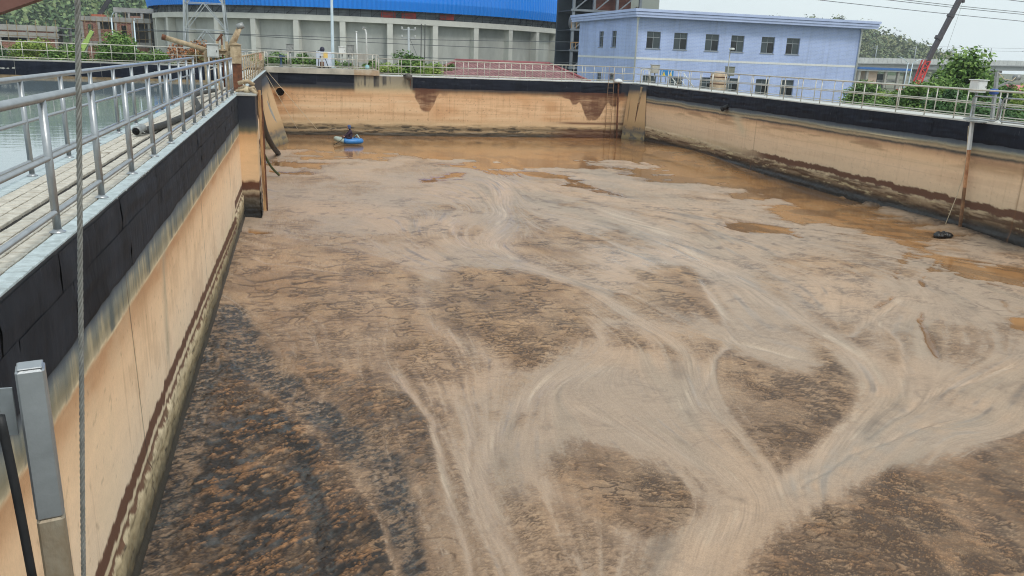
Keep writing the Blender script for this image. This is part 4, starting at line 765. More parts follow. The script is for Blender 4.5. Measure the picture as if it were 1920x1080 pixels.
for k in range(9): lump.lathe(c0+Vector((rn.uniform(-.26,.26), rn.uniform(-.1,.1), -.08)), [(.14,0),(rn.uniform(.13,.2),.07),(.1,.14),(.03,rn.uniform(.15,.2))], 7)
one('debris_heap', mat('wet_black_sludge', lin(30,29,30), .35, 0, .3, 10, .8, 20), lump, 'black wet lump of debris lying below the square guide post', 'debris')
e = empty('hanging_drum', (7.2, 54.9, -.3), 'grey rubber drum slung over the edge of the far wall', 'drum')
MB().tube([(7.0,54.75,-.02),(7.12,54.72,-.14),(7.32,54.72,-.22)], [.17,.2,.17], 12).build('drum', mat('grey_rubber', lin(92,86,80), .8, 0, .2, 5, .3, 20), e); MB().tube([(6.85,55.0,-.1),(7.0,54.8,-.02)], .06, 8).build('strap', BLACKR, e)
MB().bar((7.3,54.9,-.25),(7.28,54.93,-.75), .09,.03).build('drip_strip', RUST, e)

def skin_body(name, chain, radii, edges_, m_, parent, root=0, sub=2):
    me = bpy.data.meshes.new(name); me.from_pydata(chain, edges_, []); o = link(name, me, parent, m_)
    mod = o.modifiers.new('skin', 'SKIN'); mod.use_smooth_shade = True
    for v, r_ in zip(me.skin_vertices[0].data, radii): v.radius = (r_, r_)
    me.skin_vertices[0].data[root].use_root = True
    s_ = o.modifiers.new('sub', 'SUBSURF'); s_.levels = sub; s_.render_levels = sub; return o
BP = at(655, 268, Z=-3.95)
boat = empty('inflatable_boat', BP, 'small blue inflatable boat with a grey bow on the brown water', 'boat')
BLUE = mat('blue_vinyl', lin(60,132,200), .4, 0, .12, 5); BGREY = mat('grey_vinyl', lin(168,180,170), .5, 0, .15, 5)
def ring_pts(a0, a1, n, L_=.70, W_=.42, z=.13):
    o = []
    for k in range(n+1):
        t = a0 + (a1-a0)*k/n; o.append(BP + Vector((L_*math.cos(t)*(1.0 if math.cos(t) > 0 else 1.12), W_*math.sin(t), z + (.12*max(0, -math.cos(t))**2))))
    return o
MB().tube(ring_pts(-2.0, 2.0, 24), .15, 12).build('side_tube', BLUE, boat); MB().tube(ring_pts(1.95, 4.33, 14), .145, 12).build('bow_tube', BGREY, boat)
MB().prism([BP+Vector((.6*math.cos(t), .34*math.sin(t), .04)) for t in [k*math.pi/8 for k in range(16)]], (0,0,.05)).build('floor', BGREY, boat)
MB().rbox(tuple(BP+Vector((.1,-.36,.2))), tuple(BP+Vector((.34,.36,.28))), .03).build('seat', BLUE, boat); MB().tube([BP+Vector((.62,-.1,.24)),BP+Vector((.46,0,.5)),BP+Vector((.28,.1,.3))], .05, 8).build('backrest', BGREY, boat)
c0 = BP + Vector((.12, 0, .24))
per = empty('person', c0, 'person in dark jacket and blue hood sitting hunched in the blue boat', 'person')
V = lambda x, y, z: tuple(c0 + Vector((x, y, z)))
ch = [V(.02,0,.05), V(-.02,0,.25), V(-.06,0,.45), V(-.06,0,.54), V(-.08,0,.60),
      V(-.06,-.18,.46), V(-.22,-.24,.28), V(-.38,-.18,.16), V(-.06,.18,.46), V(-.22,.24,.28), V(-.38,.18,.16),
      V(-.06,-.11,.02), V(-.38,-.14,.17), V(-.62,-.12,-.08), V(-.72,-.12,-.06), V(-.06,.11,.02), V(-.38,.14,.17), V(-.62,.12,-.08), V(-.72,.12,-.06)]
ed = [(0,1),(1,2),(2,3),(3,4),(2,5),(5,6),(6,7),(2,8),(8,9),(9,10),(0,11),(11,12),(12,13),(13,14),(0,15),(15,16),(16,17),(17,18)]
skin_body('body', ch, [.15,.16,.15,.07,.06,.075,.055,.04,.075,.055,.04,.1,.08,.055,.045,.1,.08,.055,.045], ed, mat('dark_jacket', lin(36,38,58), .8, 0, .3, 12, c2=lin(70,34,44)), per)
hd = V(-.11,0,.7)
MB().lathe(hd, [(.02,-.12),(.07,-.11),(.1,-.05),(.112,.02),(.105,.08),(.07,.12),(.02,.135)], 16).build('hood', mat('blue_hood', lin(82,98,140), .8, 0, .2, 12), per)
MB().lathe(tuple(Vector(hd)+Vector((-.045,0,-.01))), [(.02,-.1),(.06,-.08),(.078,-.02),(.076,.04),(.05,.07),(.015,.08)], 14).build('face', mat('skin', lin(176,128,100), .6, 0, .1, 12), per)
MB().tube([Vector(hd)+Vector((-.12,0,0)), Vector(hd)+Vector((-.145,0,-.025))], [.012,.018], 6).build('nose', MATS['skin'], per)
for s_ in (-1, 1):
    w0 = Vector(ch[7 if s_ < 0 else 10]); hm = MB().tube([w0, w0+Vector((-.05,0,-.02)), w0+Vector((-.09,0,-.03))], [.03,.042,.035], 8)
    for k in range(4): hm.tube([w0+Vector((-.085,(k-1.5)*.018,-.025)), w0+Vector((-.125+.006*abs(k-1.5),(k-1.5)*.02,-.045)), w0+Vector((-.13,(k-1.5)*.02,-.08))], .009, 6)
    hm.tube([w0+Vector((-.04,-s_*.035,-.01)), w0+Vector((-.08,-s_*.06,-.03))], .011, 6); hm.build('hand', MATS['skin'], per)
pd = empty('paddle', BP+Vector((-.5,-.55,.1)), 'dark paddle held over the grey bow of the boat', 'paddle')
MB().tube([c0+Vector((-.36,.25,.17)), c0+Vector((-.46,-.35,.12)), c0+Vector((-.85,-.75,-.2))], .016, 6).build('shaft', BLACKR, pd)
MB().prism([c0+Vector((-.82,-.72,-.14)), c0+Vector((-.88,-.70,-.2)), c0+Vector((-1.12,-.92,-.30)), c0+Vector((-1.06,-.95,-.23))], (0,.012,.012)).build('blade', BLACKR, pd)

# ------------------------------------------------------------------ things on the far platform and walkway
PT = .2
ctrl_box('control_box', 'grey control box with white lid on a post at the left of the far platform', -.62, -.16, 56.9, .3, 1.18, 1.62, PT, GREYM, pr=.06)
e = empty('valve_stand', (-1.0, 57, PT), 'dark blue valve stand beside the far left corner', 'valve')
VB = mat('valve_blue', lin(30,62,92), .5, 0, .2, 5)
MB().lathe((-1.0,57,PT), [(.14,0),(.14,.03),(.07,.05),(.065,.55),(.11,.6),(.11,.72),(.05,.74)], 14).build('body', VB, e); MB().tube([(-1.0,56.98,.84),(-.72,56.98,.84)], .06, 10).build('actuator', VB, e)
e = empty('control_cabinet', (1.78, 57, PT), 'pale grey cabinet with yellow panel and dark round cap on the far platform', 'cabinet')
MB().rbox((1.27,56.9,PT+.06), (2.27,57.5,1.24), .03).build('body', mat('bluish_enamel', lin(200,208,222), .5, 0, .1, 3), e); MB().box((1.3,56.93,PT),(2.24,57.47,PT+.06)).build('plinth', DCONC, e)
MB().box((1.74,56.885,.85),(2.02,56.898,1.22)).build('yellow_panel', mat('yellow_panel', lin(232,196,112), .5, 0, .1, 3), e)
MB().lathe((1.68,57.1,1.24), [(.12,0),(.15,.06),(.16,.15),(.14,.24),(.08,.3),(.02,.32)], 14).build('round_cap', mat('dark_cap', lin(34,32,56), .4, 0, .2, 6), e); MB().tube([(1.35,57.1,1.22),(1.5,57.1,1.33),(1.6,57.1,1.36)], .03, 6).build('cable', BLACKR, e)
MB().rbox((1.5,56.87,.86),(1.72,56.895,.96), .005).build('meter', BLACKR, e)
e = empty('pump_unit', (1.6, 56.5, PT), 'small dark pump under a black frame in front of the pale cabinet', 'pump')
MB().tube([(1.62,56.5,PT+.02),(1.62,56.5,PT+.4)], .13, 12).build('motor', RUST, e); MB().rbox((1.42,56.4,PT),(1.8,56.65,PT+.08), .01).build('base', BLACKR, e)
MB().tube([(1.38,56.45,PT),(1.42,56.45,.78),(1.85,56.45,.78),(2.05,56.45,PT)], .03, 6).build('frame', BLACKR, e)
lamp = empty('lamp_pole', (2.42, 58.1, PT), 'tall pale blue lamp pole standing behind the far platform', 'lamp pole')
PB = mat('pale_blue_paint', lin(208,224,232), .4, .1, .08, 2)
MB().tube([(2.4,58.1,-2.6),(2.4,58.1,.3),(2.42,58.1,4.6),(2.43,58.1,9.0)], [.13,.12,.085,.06], 12).build('pole', PB, lamp); MB().lathe((2.4,58.1,PT), [(.22,0),(.22,.03),(.14,.05)], 12).build('base_plate', PB, lamp)
MB().tube([(2.43,58.1,8.9),(2.9,58.0,9.3),(3.4,57.9,9.4)], .04, 8).build('arm', PB, lamp); MB().rbox((3.3,57.75,9.33),(3.9,58.05,9.45), .02).build('lamp_head', GREYBOX, lamp)
ctrl_box('control_box', 'white control box with flat lid right of the lamp pole', 2.76, 3.2, 57, .3, 1.12, 1.58, PT, WHITEP, pr=.04)
ctrl_box('control_box', 'grey control box with overhanging lid left of the thin white pipes', 3.3, 3.78, 57.2, .35, 1.08, 1.72, PT, GREYM, posts=2, pr=.05)
e = empty('vent_pipe', (3.97, 56.8, PT), 'straight thin white pipe on the far platform', 'pipe'); MB().tube([(3.95,56.8,PT),(3.93,56.8,2.55)], .042, 10).build('pipe', WHITEP, e); MB().tube([(3.93,56.8,2.55),(3.93,56.8,2.62)], .06, 10).build('cap', WHITEP, e)
e = empty('vent_pipe', (4.6, 57.4, PT), 'white gooseneck pipe with a blue foot on the far platform', 'pipe')
MB().tube([(4.66,57.4,PT),(4.62,57.4,2.5),(4.58,57.4,2.72),(4.46,57.4,2.84),(4.38,57.4,2.8)], .05, 10).build('pipe', WHITEP, e); MB().lathe((4.66,57.4,PT), [(.14,0),(.15,.1),(.13,.22),(.07,.26)], 12).build('foot', mat('aqua_paint', lin(150,196,206), .5, 0, .1, 4), e); MB().rbox((4.36,57.3,2.84),(4.56,57.5,2.95), .02).build('camera', GREYM, e)
e = empty('notice_board', (4.4, 57.8, PT), 'blank grey board behind the gooseneck pipe', 'board'); MB().box((4.02,57.78,.62),(4.78,57.82,1.14)).build('panel', mat('board_grey', lin(176,172,164), .7, 0, .1, 3), e)
for x in (4.12, 4.68): MB().tube([(x,57.85,PT),(x,57.85,1.1)], .025, 6).build('leg', GREYM, e)
gate = empty('pipe_gate', (5.12, 55.3, 0), 'rounded pipe gate at the step of the far railing', 'gate'); MB().tube([(5.05,55.3,-.05),(5.05,55.3,1.1),(5.1,55.3,1.17),(5.2,55.3,1.15),(5.25,55.3,1.05),(5.25,55.3,-.1)], .03, 8).build('hoop', STEEL_FAR, gate)
for i, x in enumerate((-2.0, -2.75)):
    g_ = empty('hoop_barrier', (x-.3, 56.9, .1), ('low pipe hoop at the far end of the stained walkway', 'second pipe hoop left of the far railing corner')[i], 'barrier', 'pipe hoops at the far corner'); MB().tube([(x-.45,56.9,.0),(x-.45,56.9,1.0),(x-.38,56.9,1.08),(x+.1,56.9,1.08),(x+.17,56.9,1.0),(x+.17,56.9,.0)], .025, 7).build('hoop', STEEL_FAR, g_)
# right corner group
e = empty('warning_sign', (26.45, 56.9, -.1), 'blue sign with a yellow warning triangle behind the right corner railing', 'sign')
MB().box((26.15,56.9,.33),(26.75,56.93,.82)).build('panel', mat('sign_blue', lin(44,132,196), .5, 0, .06, 3), e)
MB().prism([(26.32,56.897,.42),(26.58,56.897,.42),(26.45,56.897,.74)], (0,-.006,0)).build('triangle', mat('sign_yellow', lin(240,208,70), .5, 0, .06, 3), e)
MB().prism([(26.43,56.889,.5),(26.47,56.889,.5),(26.465,56.889,.64),(26.435,56.889,.64)], (0,-.004,0)).build('exclamation_mark', BLACKR, e); MB().box((26.43,56.885,.45),(26.47,56.889,.48)).build('exclamation_dot', BLACKR, e)
for x in (26.25, 26.65): MB().tube([(x,56.97,-.12),(x,56.97,.8)], .022, 6).build('leg', GREYM, e)
e = empty('warning_sign', (27.0, 57.05, -.1), 'second blue sign partly hidden by the sloping handrail', 'sign'); MB().box((26.82,57.05,.33),(27.3,57.08,.8)).build('panel', MATS['sign_blue'], e); MB().prism([(26.95,57.047,.42),(27.2,57.047,.42),(27.07,57.047,.72)], (0,-.006,0)).build('triangle', MATS['sign_yellow'], e); MB().tube([(27.05,57.1,-.3),(27.05,57.1,.8)], .022, 6).build('leg', GREYM, e)
for i, (p, q_, lb) in enumerate((((26.95,57.2,.66),(28.1,57.2,-.62),'left white sloping stair handrail behind the right corner'), ((28.2,57.2,.64),(29.6,57.2,-.85),'right white sloping stair handrail behind the right corner'))):
    e = empty('stair_handrail', q_, lb, 'handrail', 'stair handrails by the right corner'); p, q_ = Vector(p), Vector(q_)
    MB().tube([p, q_], .045, 8).build('top_rail', WHITEP, e); MB().tube([p+Vector((-.15,0,-.5)), q_+Vector((-.15,0,-.45))], .025, 6).build('lower_rail', WHITEP, e)
    for t in (.05, .5, .95): MB().tube([p.lerp(q_, t), p.lerp(q_, t)+Vector((0,0,-1.3))], .025, 6).build('post', WHITEP, e)
ctrl_box('control_box', 'beige control box in front of the purple blue building', 25.78, 26.4, 57.6, .3, .55, 1.15, -.12, mat('beige_enamel', lin(190,184,170), .6, 0, .15, 4), pr=.05)
e = empty('dosing_tank', (31.4, 57.5, -2.6), 'beige tank cabinet beside the camera pole', 'tank')
BEI = mat('beige_tank', lin(214,190,160), .6, 0, .2, 2, c2=lin(176,150,124)); MB().lathe((31.4,57.6,-1.2), [(.62,0),(.64,.1),(.64,1.8),(.6,1.95),(.3,2.05)], 18).build('tank', BEI, e); MB().box((30.2,57.0,-2.6),(32.9,58.4,-1.2)).build('plinth', CONC, e)
for z in (-.7,-.1,.4): MB().lathe((31.4,57.6,z), [(.65,0),(.665,.02),(.665,.06),(.65,.08)], 18).build('hoop', RUST, e)
ctrl_box('control_box', 'olive grey box on a stand right of the beige tank', 31.75, 32.4, 57.1, .35, .55, 1.22, -1.2, mat('olive_grey', lin(136,138,126), .6, 0, .2, 4), pr=.05)
e = empty('camera_pole', (31.75, 56.6, -.12), 'thin pole with a white security camera in front of the blue building', 'camera pole')
MB().tube([(31.55,56.6,-2.6),(31.55,56.6,2.45)], .045, 8).build('pole', GREYM, e); MB().rbox((31.5,56.3,2.45),(31.75,56.75,2.6), .03).build('camera', WHITEP, e)
e = empty('downpipe_gate', (24.35, 55.6, -.12), 'small rounded railing gate near the right corner', 'gate'); MB().tube([(24.05,55.55,-.1),(24.05,55.55,.75),(24.15,55.55,.85),(24.7,55.55,.85),(24.8,55.55,.75),(24.8,55.55,-.1)], .03, 8).build('hoop', STEEL_FAR, e)
for k in range(3): MB().tube([(24.2+k*.2,55.55,-.1),(24.2+k*.2,55.55,.83)], .016, 6).build('bar', STEEL_FAR, e)
# right walkway group
e = ctrl_box('control_box', 'white control box with hood on a stand at the right walkway', 23.72, 24.12, 24.55, .4, .85, 1.27, -.12, WHITEP, pr=.05)
MB().lathe((23.92,24.75,-.12), [(.3,0),(.28,.03),(.08,.12),(.05,.2)], 12).build('foot', GREYM, e)
e = empty('lifting_davit', (23.75, 23.95, -.12), 'grey davit crane with blue winch at the right walkway', 'davit')
MB().bar((23.72,23.6,-.5),(23.85,23.95,1.6), .1).build('mast', GREYM, e); a = Vector((23.83,23.9,1.05)); b = at(1906,148,X=24.4)
MB().bar(a, b, .07).build('arm', GREYM, e); MB().tube([b+Vector((0,-.1,.05)), b+Vector((0,.1,.05))], .1, 10).build('pulley', GREYM, e)
MB().tube([(23.6,23.8,.92),(23.85,23.8,.92)], .1, 12).build('winch', mat('motor_blue', lin(54,92,168), .5, 0, .15, 6), e); MB().rbox((23.62,23.45,-.5),(23.85,23.75,-.1), .02).build('foot', CONC, e)
MB().tube([Vector((23.85,23.95,1.6)), Vector((23.95,23.7,1.36)), Vector((24.1,23.5,1.32)), b+Vector((0,0,.1))], .015, 5).build('rope', ROPE, e)
for i, (y0, y1) in enumerate(((23.15, 24.35), (21.75, 23.05))):
    g_ = empty('railing_gate', (23.5, (y0+y1)/2, -.1), ('rounded pipe gate left of the davit mast', 'rounded pipe gate right of the davit mast')[i], 'gate', 'pipe gates on the right railing')
    MB().tube([(23.44,y0,0),(23.44,y0,.66),(23.44,y0+.08,.74),(23.44,y1-.08,.74),(23.44,y1,.66),(23.44,y1,0),(23.44,y1-.1,-.05),(23.44,y0+.1,-.05),(23.44,y0,0)], .028, 8).build('hoop', STEEL, g_); MB().tube([(23.44,y0,.4),(23.44,y1,.4)], .022, 6).build('bar', STEEL, g_)

# ------------------------------------------------------------------ mixer lift at the near left: guide post, cable, beam
e = empty('mixer_guide_post', (-.98, 3.05, -4), 'square stainless guide post with a welded bracket in the near left', 'post')
px_, py_ = -1.0, 3.12
MB().rbox((px_-.048, py_-.048, -.22), (px_+.048, py_+.048, .40), .008, R(14)).build('post', STEEL, e)
MB().rbox((px_-.048, py_-.048, -4.0), (px_+.048, py_+.048, -.222), .008, R(14)).build('stained_post', mat('stained_steel', lin(158,150,134), .55, .4, .3, 4, .3, 30, c2=lin(128,104,74), stretch=(1,1,.5)), e)
MB().rbox((px_-.043, py_-.043, .401), (px_+.043, py_+.043, .407), .004, R(14)).build('cap', STEEL, e)
MB().box((px_-.2, py_-.03, .14), (px_-.06, py_-.022, .33)).build('bracket', STEEL, e)
MB().tube([(px_-.13,py_-.031,.24),(px_-.13,py_-.02,.24)], .022, 12).build('bolt_hole', DCONC, e)
MB().bar((px_-.2,py_-.05,.36),(px_-.145,py_-.08,.14), .07, .012).build('clamp_plate', STEEL, e)
for z in (.2,.18): MB().tube([(px_-.19,py_-.1,z),(px_-.12,py_-.1,z+.008)], .006, 6).build('bolt', STEEL, e)
cable('power_cable', 'black power cable hanging left of the square guide post', [at(0,780,Y=3.0), at(30,920,Y=3.0), at(62,1090,Y=3.0)], .017, BLACKR, 'cable', 8, 4)
# twisted wire rope: three strands
wr_ = MB(); p, q_ = at(145,-60,Y=2.75), at(157,1130,Y=2.95); d = (q_-p); Ln = d.length; u = d.normalized().cross(Vector((0,1,0))).normalized(); v_ = d.normalized().cross(u)
for s_ in range(4):
    wr_.tube([p + d*(k/150) + (u*math.cos(k*.9+s_*math.pi/2)+v_*math.sin(k*.9+s_*math.pi/2))*.0048 for k in range(151)], .0044, 5, False)
one('wire_rope', mat('steel_rope', lin(150,148,142), .5, .4, .25, 20), wr_, 'twisted steel wire rope hanging vertically in the near left', 'rope')
e = empty('crane_beam', (-1.6, 1.9, 2.3), 'dark red painted crane beam crossing the upper left corner', 'beam')
a, b = at(-140, 52, Y=2.6), at(75, -22, Y=2.6); MB().bar(a, b, .05, .055).build('beam', mat('red_oxide', lin(118,80,70), .6, 0, .2, 6, .1, 30), e); MB().bar(a+Vector((0,-.001,.05)), b+Vector((0,-.001,.05)), .09, .014).build('flange', MATS['red_oxide'], e)
# ------------------------------------------------------------------ walls with real openings
def holed_wall(b, origin, du, length, z0, z1, holes, depth, n_in):
    """faces of a wall from origin along unit du, with rectangular openings (u0,u1,z0,z1) and reveals going n_in*depth"""
    du = Vector(du); n_in = Vector(n_in); o = Vector(origin)
    us = sorted({0, length, *[h[0] for h in holes], *[h[1] for h in holes]}); zs = sorted({z0, z1, *[h[2] for h in holes], *[h[3] for h in holes]})
    P = lambda u, z, d=0: o + du*u + Vector((0,0,z)) + n_in*d
    for i in range(len(us)-1):
        for j in range(len(zs)-1):
            uc, zc = (us[i]+us[i+1])/2, (zs[j]+zs[j+1])/2
            if any(h[0] < uc < h[1] and h[2] < zc < h[3] for h in holes): continue
            b.add([P(us[i],zs[j]),P(us[i+1],zs[j]),P(us[i+1],zs[j+1]),P(us[i],zs[j+1])], [(0,1,2,3)])
    for u0, u1, a, c in holes:
        for (p, q) in (((u0,a),(u1,a)),((u1,a),(u1,c)),((u1,c),(u0,c)),((u0,c),(u0,a))):
            b.add([P(*p),P(*q),P(*q,depth),P(*p,depth)], [(0,1,2,3)])
def brick_mat(name, c, cm, sx, sz, rough=.7, mort=.02):
    mt = bpy.data.materials.new(name); mt.use_nodes = True; MATS[name] = mt; N, L = mt.node_tree.nodes, mt.node_tree.links; bs = N['Principled BSDF']
    g = N.new('ShaderNodeNewGeometry'); sp = N.new('ShaderNodeSeparateXYZ'); ad = N.new('ShaderNodeMath'); cb = N.new('ShaderNodeCombineXYZ'); L.new(g.outputs['Position'], sp.inputs[0])
    L.new(sp.outputs[0], ad.inputs[0]); L.new(sp.outputs[1], ad.inputs[1]); L.new(ad.outputs[0], cb.inputs[0]); L.new(sp.outputs[2], cb.inputs[1])
    bt = N.new('ShaderNodeTexBrick'); bt.inputs['Scale'].default_value = 1; bt.inputs['Brick Width'].default_value = sx; bt.inputs['Row Height'].default_value = sz; bt.inputs['Mortar Size'].default_value = mort
    bt.inputs['Color1'].default_value = c; bt.inputs['Color2'].default_value = tuple(x*.9 for x in c[:3]) + (1,); bt.inputs['Mortar'].default_value = cm; L.new(cb.outputs[0], bt.inputs[0])
    nz_ = N.new('ShaderNodeTexNoise'); nz_.inputs['Scale'].default_value = .35; nz_.inputs['Detail'].default_value = 6; L.new(g.outputs['Position'], nz_.inputs[0])
    mr = N.new('ShaderNodeMapRange'); mr.inputs[1].default_value = .3; mr.inputs[2].default_value = .7; mr.inputs[3].default_value = .88; mr.inputs[4].default_value = 1.08; L.new(nz_.outputs[0], mr.inputs[0])
    m2 = N.new('ShaderNodeMapping'); m2.inputs['Scale'].default_value = (2.2, 2.2, .12); L.new(g.outputs['Position'], m2.inputs[0]); nv_ = N.new('ShaderNodeTexNoise'); nv_.inputs['Scale'].default_value = 1; nv_.inputs['Detail'].default_value = 6; L.new(m2.outputs[0], nv_.inputs[0])
    m3 = N.new('ShaderNodeMapRange'); m3.inputs[1].default_value = .5; m3.inputs[2].default_value = .75; m3.inputs[3].default_value = 1; m3.inputs[4].default_value = .84; L.new(nv_.outputs[0], m3.inputs[0]); mm3 = N.new('ShaderNodeMath'); mm3.operation = 'MULTIPLY'; L.new(mr.outputs[0], mm3.inputs[0]); L.new(m3.outputs[0], mm3.inputs[1]); mr = mm3
    vm = N.new('ShaderNodeVectorMath'); vm.operation = 'SCALE'; L.new(bt.outputs[0], vm.inputs[0]); L.new(mr.outputs[0], vm.inputs['Scale']); L.new(vm.outputs[0], bs.inputs['Base Color']); bs.inputs['Roughness'].default_value = rough
    return mt
# ------------------------------------------------------------------ blue tiled building
bb = empty('blue_building', (47, 89, -2.6), 'two storey periwinkle blue tiled building with flat overhanging roof', 'building')
BT = brick_mat('periwinkle_tiles', lin(172,190,232), lin(198,210,236), .42, .14, .5, .012)
X0, X1, Y0, Y1, ZT = 33.8, 60.3, 80.0, 98.0, 5.62
UW = [(34.94,36.48),(37.99,39.5),(41.59,43.15),(44.58,46.12),(48.19,49.78),(51.23,52.86)]
FW = [(a, b, 2.62, 4.3) for a, b in UW] + [(a-.1, b-.1, -1.75, -.08) for a, b in UW]
EW = [(85.6,86.95,2.68,4.4),(89.55,90.95,2.68,4.4),(85.6,86.95,-1.7,-.06),(89.55,90.95,-1.7,-.06)]
w_ = MB(); holed_wall(w_, (X0, Y0, 0), (1,0,0), X1-X0, -2.6, ZT, [(a-X0,b-X0,c,d) for a,b,c,d in FW], .22, (0,1,0))
holed_wall(w_, (X0, Y0, 0), (0,1,0), Y1-Y0, -2.6, ZT, [(a-Y0,b-Y0,c,d) for a,b,c,d in EW], .22, (1,0,0))
w_.add([(X1,Y0,-2.6),(X1,Y1,-2.6),(X1,Y1,ZT),(X1,Y0,ZT)], [(0,1,2,3)]); w_.add([(X0,Y1,-2.6),(X1,Y1,-2.6),(X1,Y1,ZT),(X0,Y1,ZT)], [(0,1,2,3)]); w_.build('wall', BT, bb)
MB().box((X0+.3,Y0+.6,-2.6),(X1-.3,Y1-.3,5.5)).build('interior', mat('dark_room', lin(26,28,30), .9, 0, .1, 1), bb)
FRM = mat('window_frame', lin(150,156,160), .5, .2, .08, 3)
def win(parent, a, b, z0, z1, fixed, axis, dark_left):
    """sliding window: transom lights above two sashes, one of them open and dark"""
    def bx(m_, u0, u1, c0, c1, d0, d1, nm, par):
        q = ((u0, fixed+d0, c0), (u1, fixed+d1, c1)) if axis == 0 else ((fixed+d0, u0, c0), (fixed+d1, u1, c1))
        return MB().box(*q).build(nm, m_, par)
    f = MB(); t = .05; mid = (a+b)/2; zt = z0 + (z1-z0)*.66
    def fb_(u0, u1, c0, c1):
        q = ((u0, fixed+.12, c0), (u1, fixed+.18, c1)) if axis == 0 else ((fixed+.12, u0, c0), (fixed+.18, u1, c1)); f.box(*q)
    fb_(a, b, z1-t, z1-.002); fb_(a, b, z0+.002, z0+t); fb_(a+.002, a+t, z0+t, z1-t); fb_(b-t, b-.002, z0+t, z1-t); fb_(a+t, b-t, zt-.03, zt+.03); fb_(mid-.025, mid+.025, z0+t, zt-.03); fb_(mid-.015, mid+.015, zt+.03, z1-t)
    wo_ = f.build('window', FRM, parent)
    q_ = ((a-.08, fixed-.07, z0-.07), (b+.08, fixed-.003, z0-.005)) if axis == 0 else ((fixed-.07, a-.08, z0-.07), (fixed-.003, b+.08, z0-.005)); MB().box(*q_).build('sill', FRM, wo_)
    bx(GLASS2, a+t, mid-.02, zt+.03, z1-t, .14, .15, 'pane', wo_); bx(GLASS2, mid+.02, b-t, zt+.03, z1-t, .14, .15, 'pane', wo_)
    l, r = ((a+t, mid-.025), (mid+.025, b-t))
    bx(GLASS2, *(r if dark_left else l), z0+t, zt-.03, .145, .155, 'pane', wo_); bx(GLASS, *(l if dark_left else r), z0+t, zt-.03, .155, .165, 'pane', wo_)
for i, (a, b, c, d) in enumerate(FW): win(bb, a, b, c, d, Y0, 0, i in (0,3,5))
for (a, b, c, d) in EW: win(bb, a, b, c, d, X0, 1, True)
MB().box((X0-.02,Y0-.02,1.5),(X1,Y0-.002,1.72)).build('string_course', WHITEP, bb); MB().box((X0-.021,Y0,1.5),(X0-.002,Y1,1.72)).build('string_course', WHITEP, bb)
rf = MB().box((X0-.6,Y0-1.0,5.62),(X1+1.4,Y1+1.4,5.86)).build('roof', mat('roof_blue', lin(186,200,234), .55, 0, .1, .5), bb)
MB().box((X0-.68,Y0-1.08,5.864),(X1+1.48,Y1+1.48,6.1)).build('fascia', MATS['roof_blue'], rf); MB().box((X0-.6,Y0-1.0,6.1),(X1+1.4,Y1+1.4,6.14)).build('groove', mat('roof_dark', lin(92,108,160), .6, 0, .1, 1), rf); MB().box((X0-.76,Y0-1.16,6.14),(X1+1.56,Y1+1.56,6.4)).build('fascia', MATS['roof_blue'], rf)
for (x, y) in ((X0-.02, Y0-.12), (X1+.02, Y0-.12)): dp = MB().tube([(x,y,-2.6),(x,y,5.4),(x,y-.1,5.6)], .09, 8).build('downpipe', WHITEP, bb); MB().lathe((x,y,5.3), [(.1,0),(.17,.25),(.17,.31)], 8).build('hopper', WHITEP, dp)
MB().box((X1-1.2,Y0-.02,1.72),(X1-1.1,Y0-.004,1.74)).build('trim', WHITEP, bb)

# ------------------------------------------------------------------ red tiled pavilion
rp_ = empty('tiled_pavilion', (15.5, 63.5, -2.6), 'low pavilion with a maroon tiled hip roof behind the far railing', 'building')
RT = attr_mat('maroon_tiles', .3, 8, .12, 4)
eL, eR, rL, rR, yE, yR_, yB, zE, zR_ = 9.2, 21.7, 11.9, 19.5, 59.6, 63.4, 67.2, -.32, .86
def hip(p00, p10, p11, p01, nx, ny, nm):
    S, T = np.meshgrid(np.linspace(0,1,nx), np.linspace(0,1,ny)); A = [np.array(p) for p in (p00,p10,p11,p01)]
    Pm = (A[0][None,None]*((1-S)*(1-T))[...,None] + A[1]*(S*(1-T))[...,None] + A[2]*(S*T)[...,None] + A[3]*((1-S)*T)[...,None])
    row = T*13; u = np.abs(Pm[...,0 if nm == 0 else 1])*1.0
    Pm[...,2] += .05*np.abs(np.sin(u*math.pi/.30)) - .05*(row - np.floor(row)) + .02
    cr = np.floor(row).astype(int)*37 + np.floor(u/.30).astype(int)*11; tone = _T2[(cr % 256), (cr*7 % 256)]
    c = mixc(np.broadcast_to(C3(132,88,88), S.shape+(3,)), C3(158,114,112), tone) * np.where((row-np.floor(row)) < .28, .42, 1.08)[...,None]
    return tag(link('roof_tiles', grid_mesh('roof_tiles', Pm, c, np.full(S.shape,.5)), rp_, RT), kind='stuff')
hip((eL,yE,zE),(eR,yE,zE),(rR,yR_,zR_),(rL,yR_,zR_), 260, 105, 0); hip((eL,yB,zE),(eL,yE,zE),(rL,yR_,zR_),(rL,yR_+.01,zR_), 140, 90, 1); hip((eR,yE,zE),(eR,yB,zE),(rR,yR_+.01,zR_),(rR,yR_,zR_), 140, 90, 1); hip((eR,yB,zE),(eL,yB,zE),(rL,yR_,zR_),(rR,yR_,zR_), 120, 60, 0)
RC = mat('ridge_tile', lin(150,84,86), .6, 0, .2, 4)
MB().tube([(rL,yR_,zR_+.06),(rR,yR_,zR_+.06)], .13, 8).build('ridge', RC, rp_)
for (p, q_) in (((eL,yE,zE+.06),(rL,yR_,zR_+.06)), ((eR,yE,zE+.06),(rR,yR_,zR_+.06))): MB().tube([p, q_], .11, 8).build('hip_ridge', RC, rp_)
MB().box((eL+.8,yE+.8,-2.6),(eR-.8,yB-.8,-.4)).build('wall', WHITEP, rp_); MB().box((eL,yE,-.48),(eR,yB,-.36)).build('eave', RC, rp_)

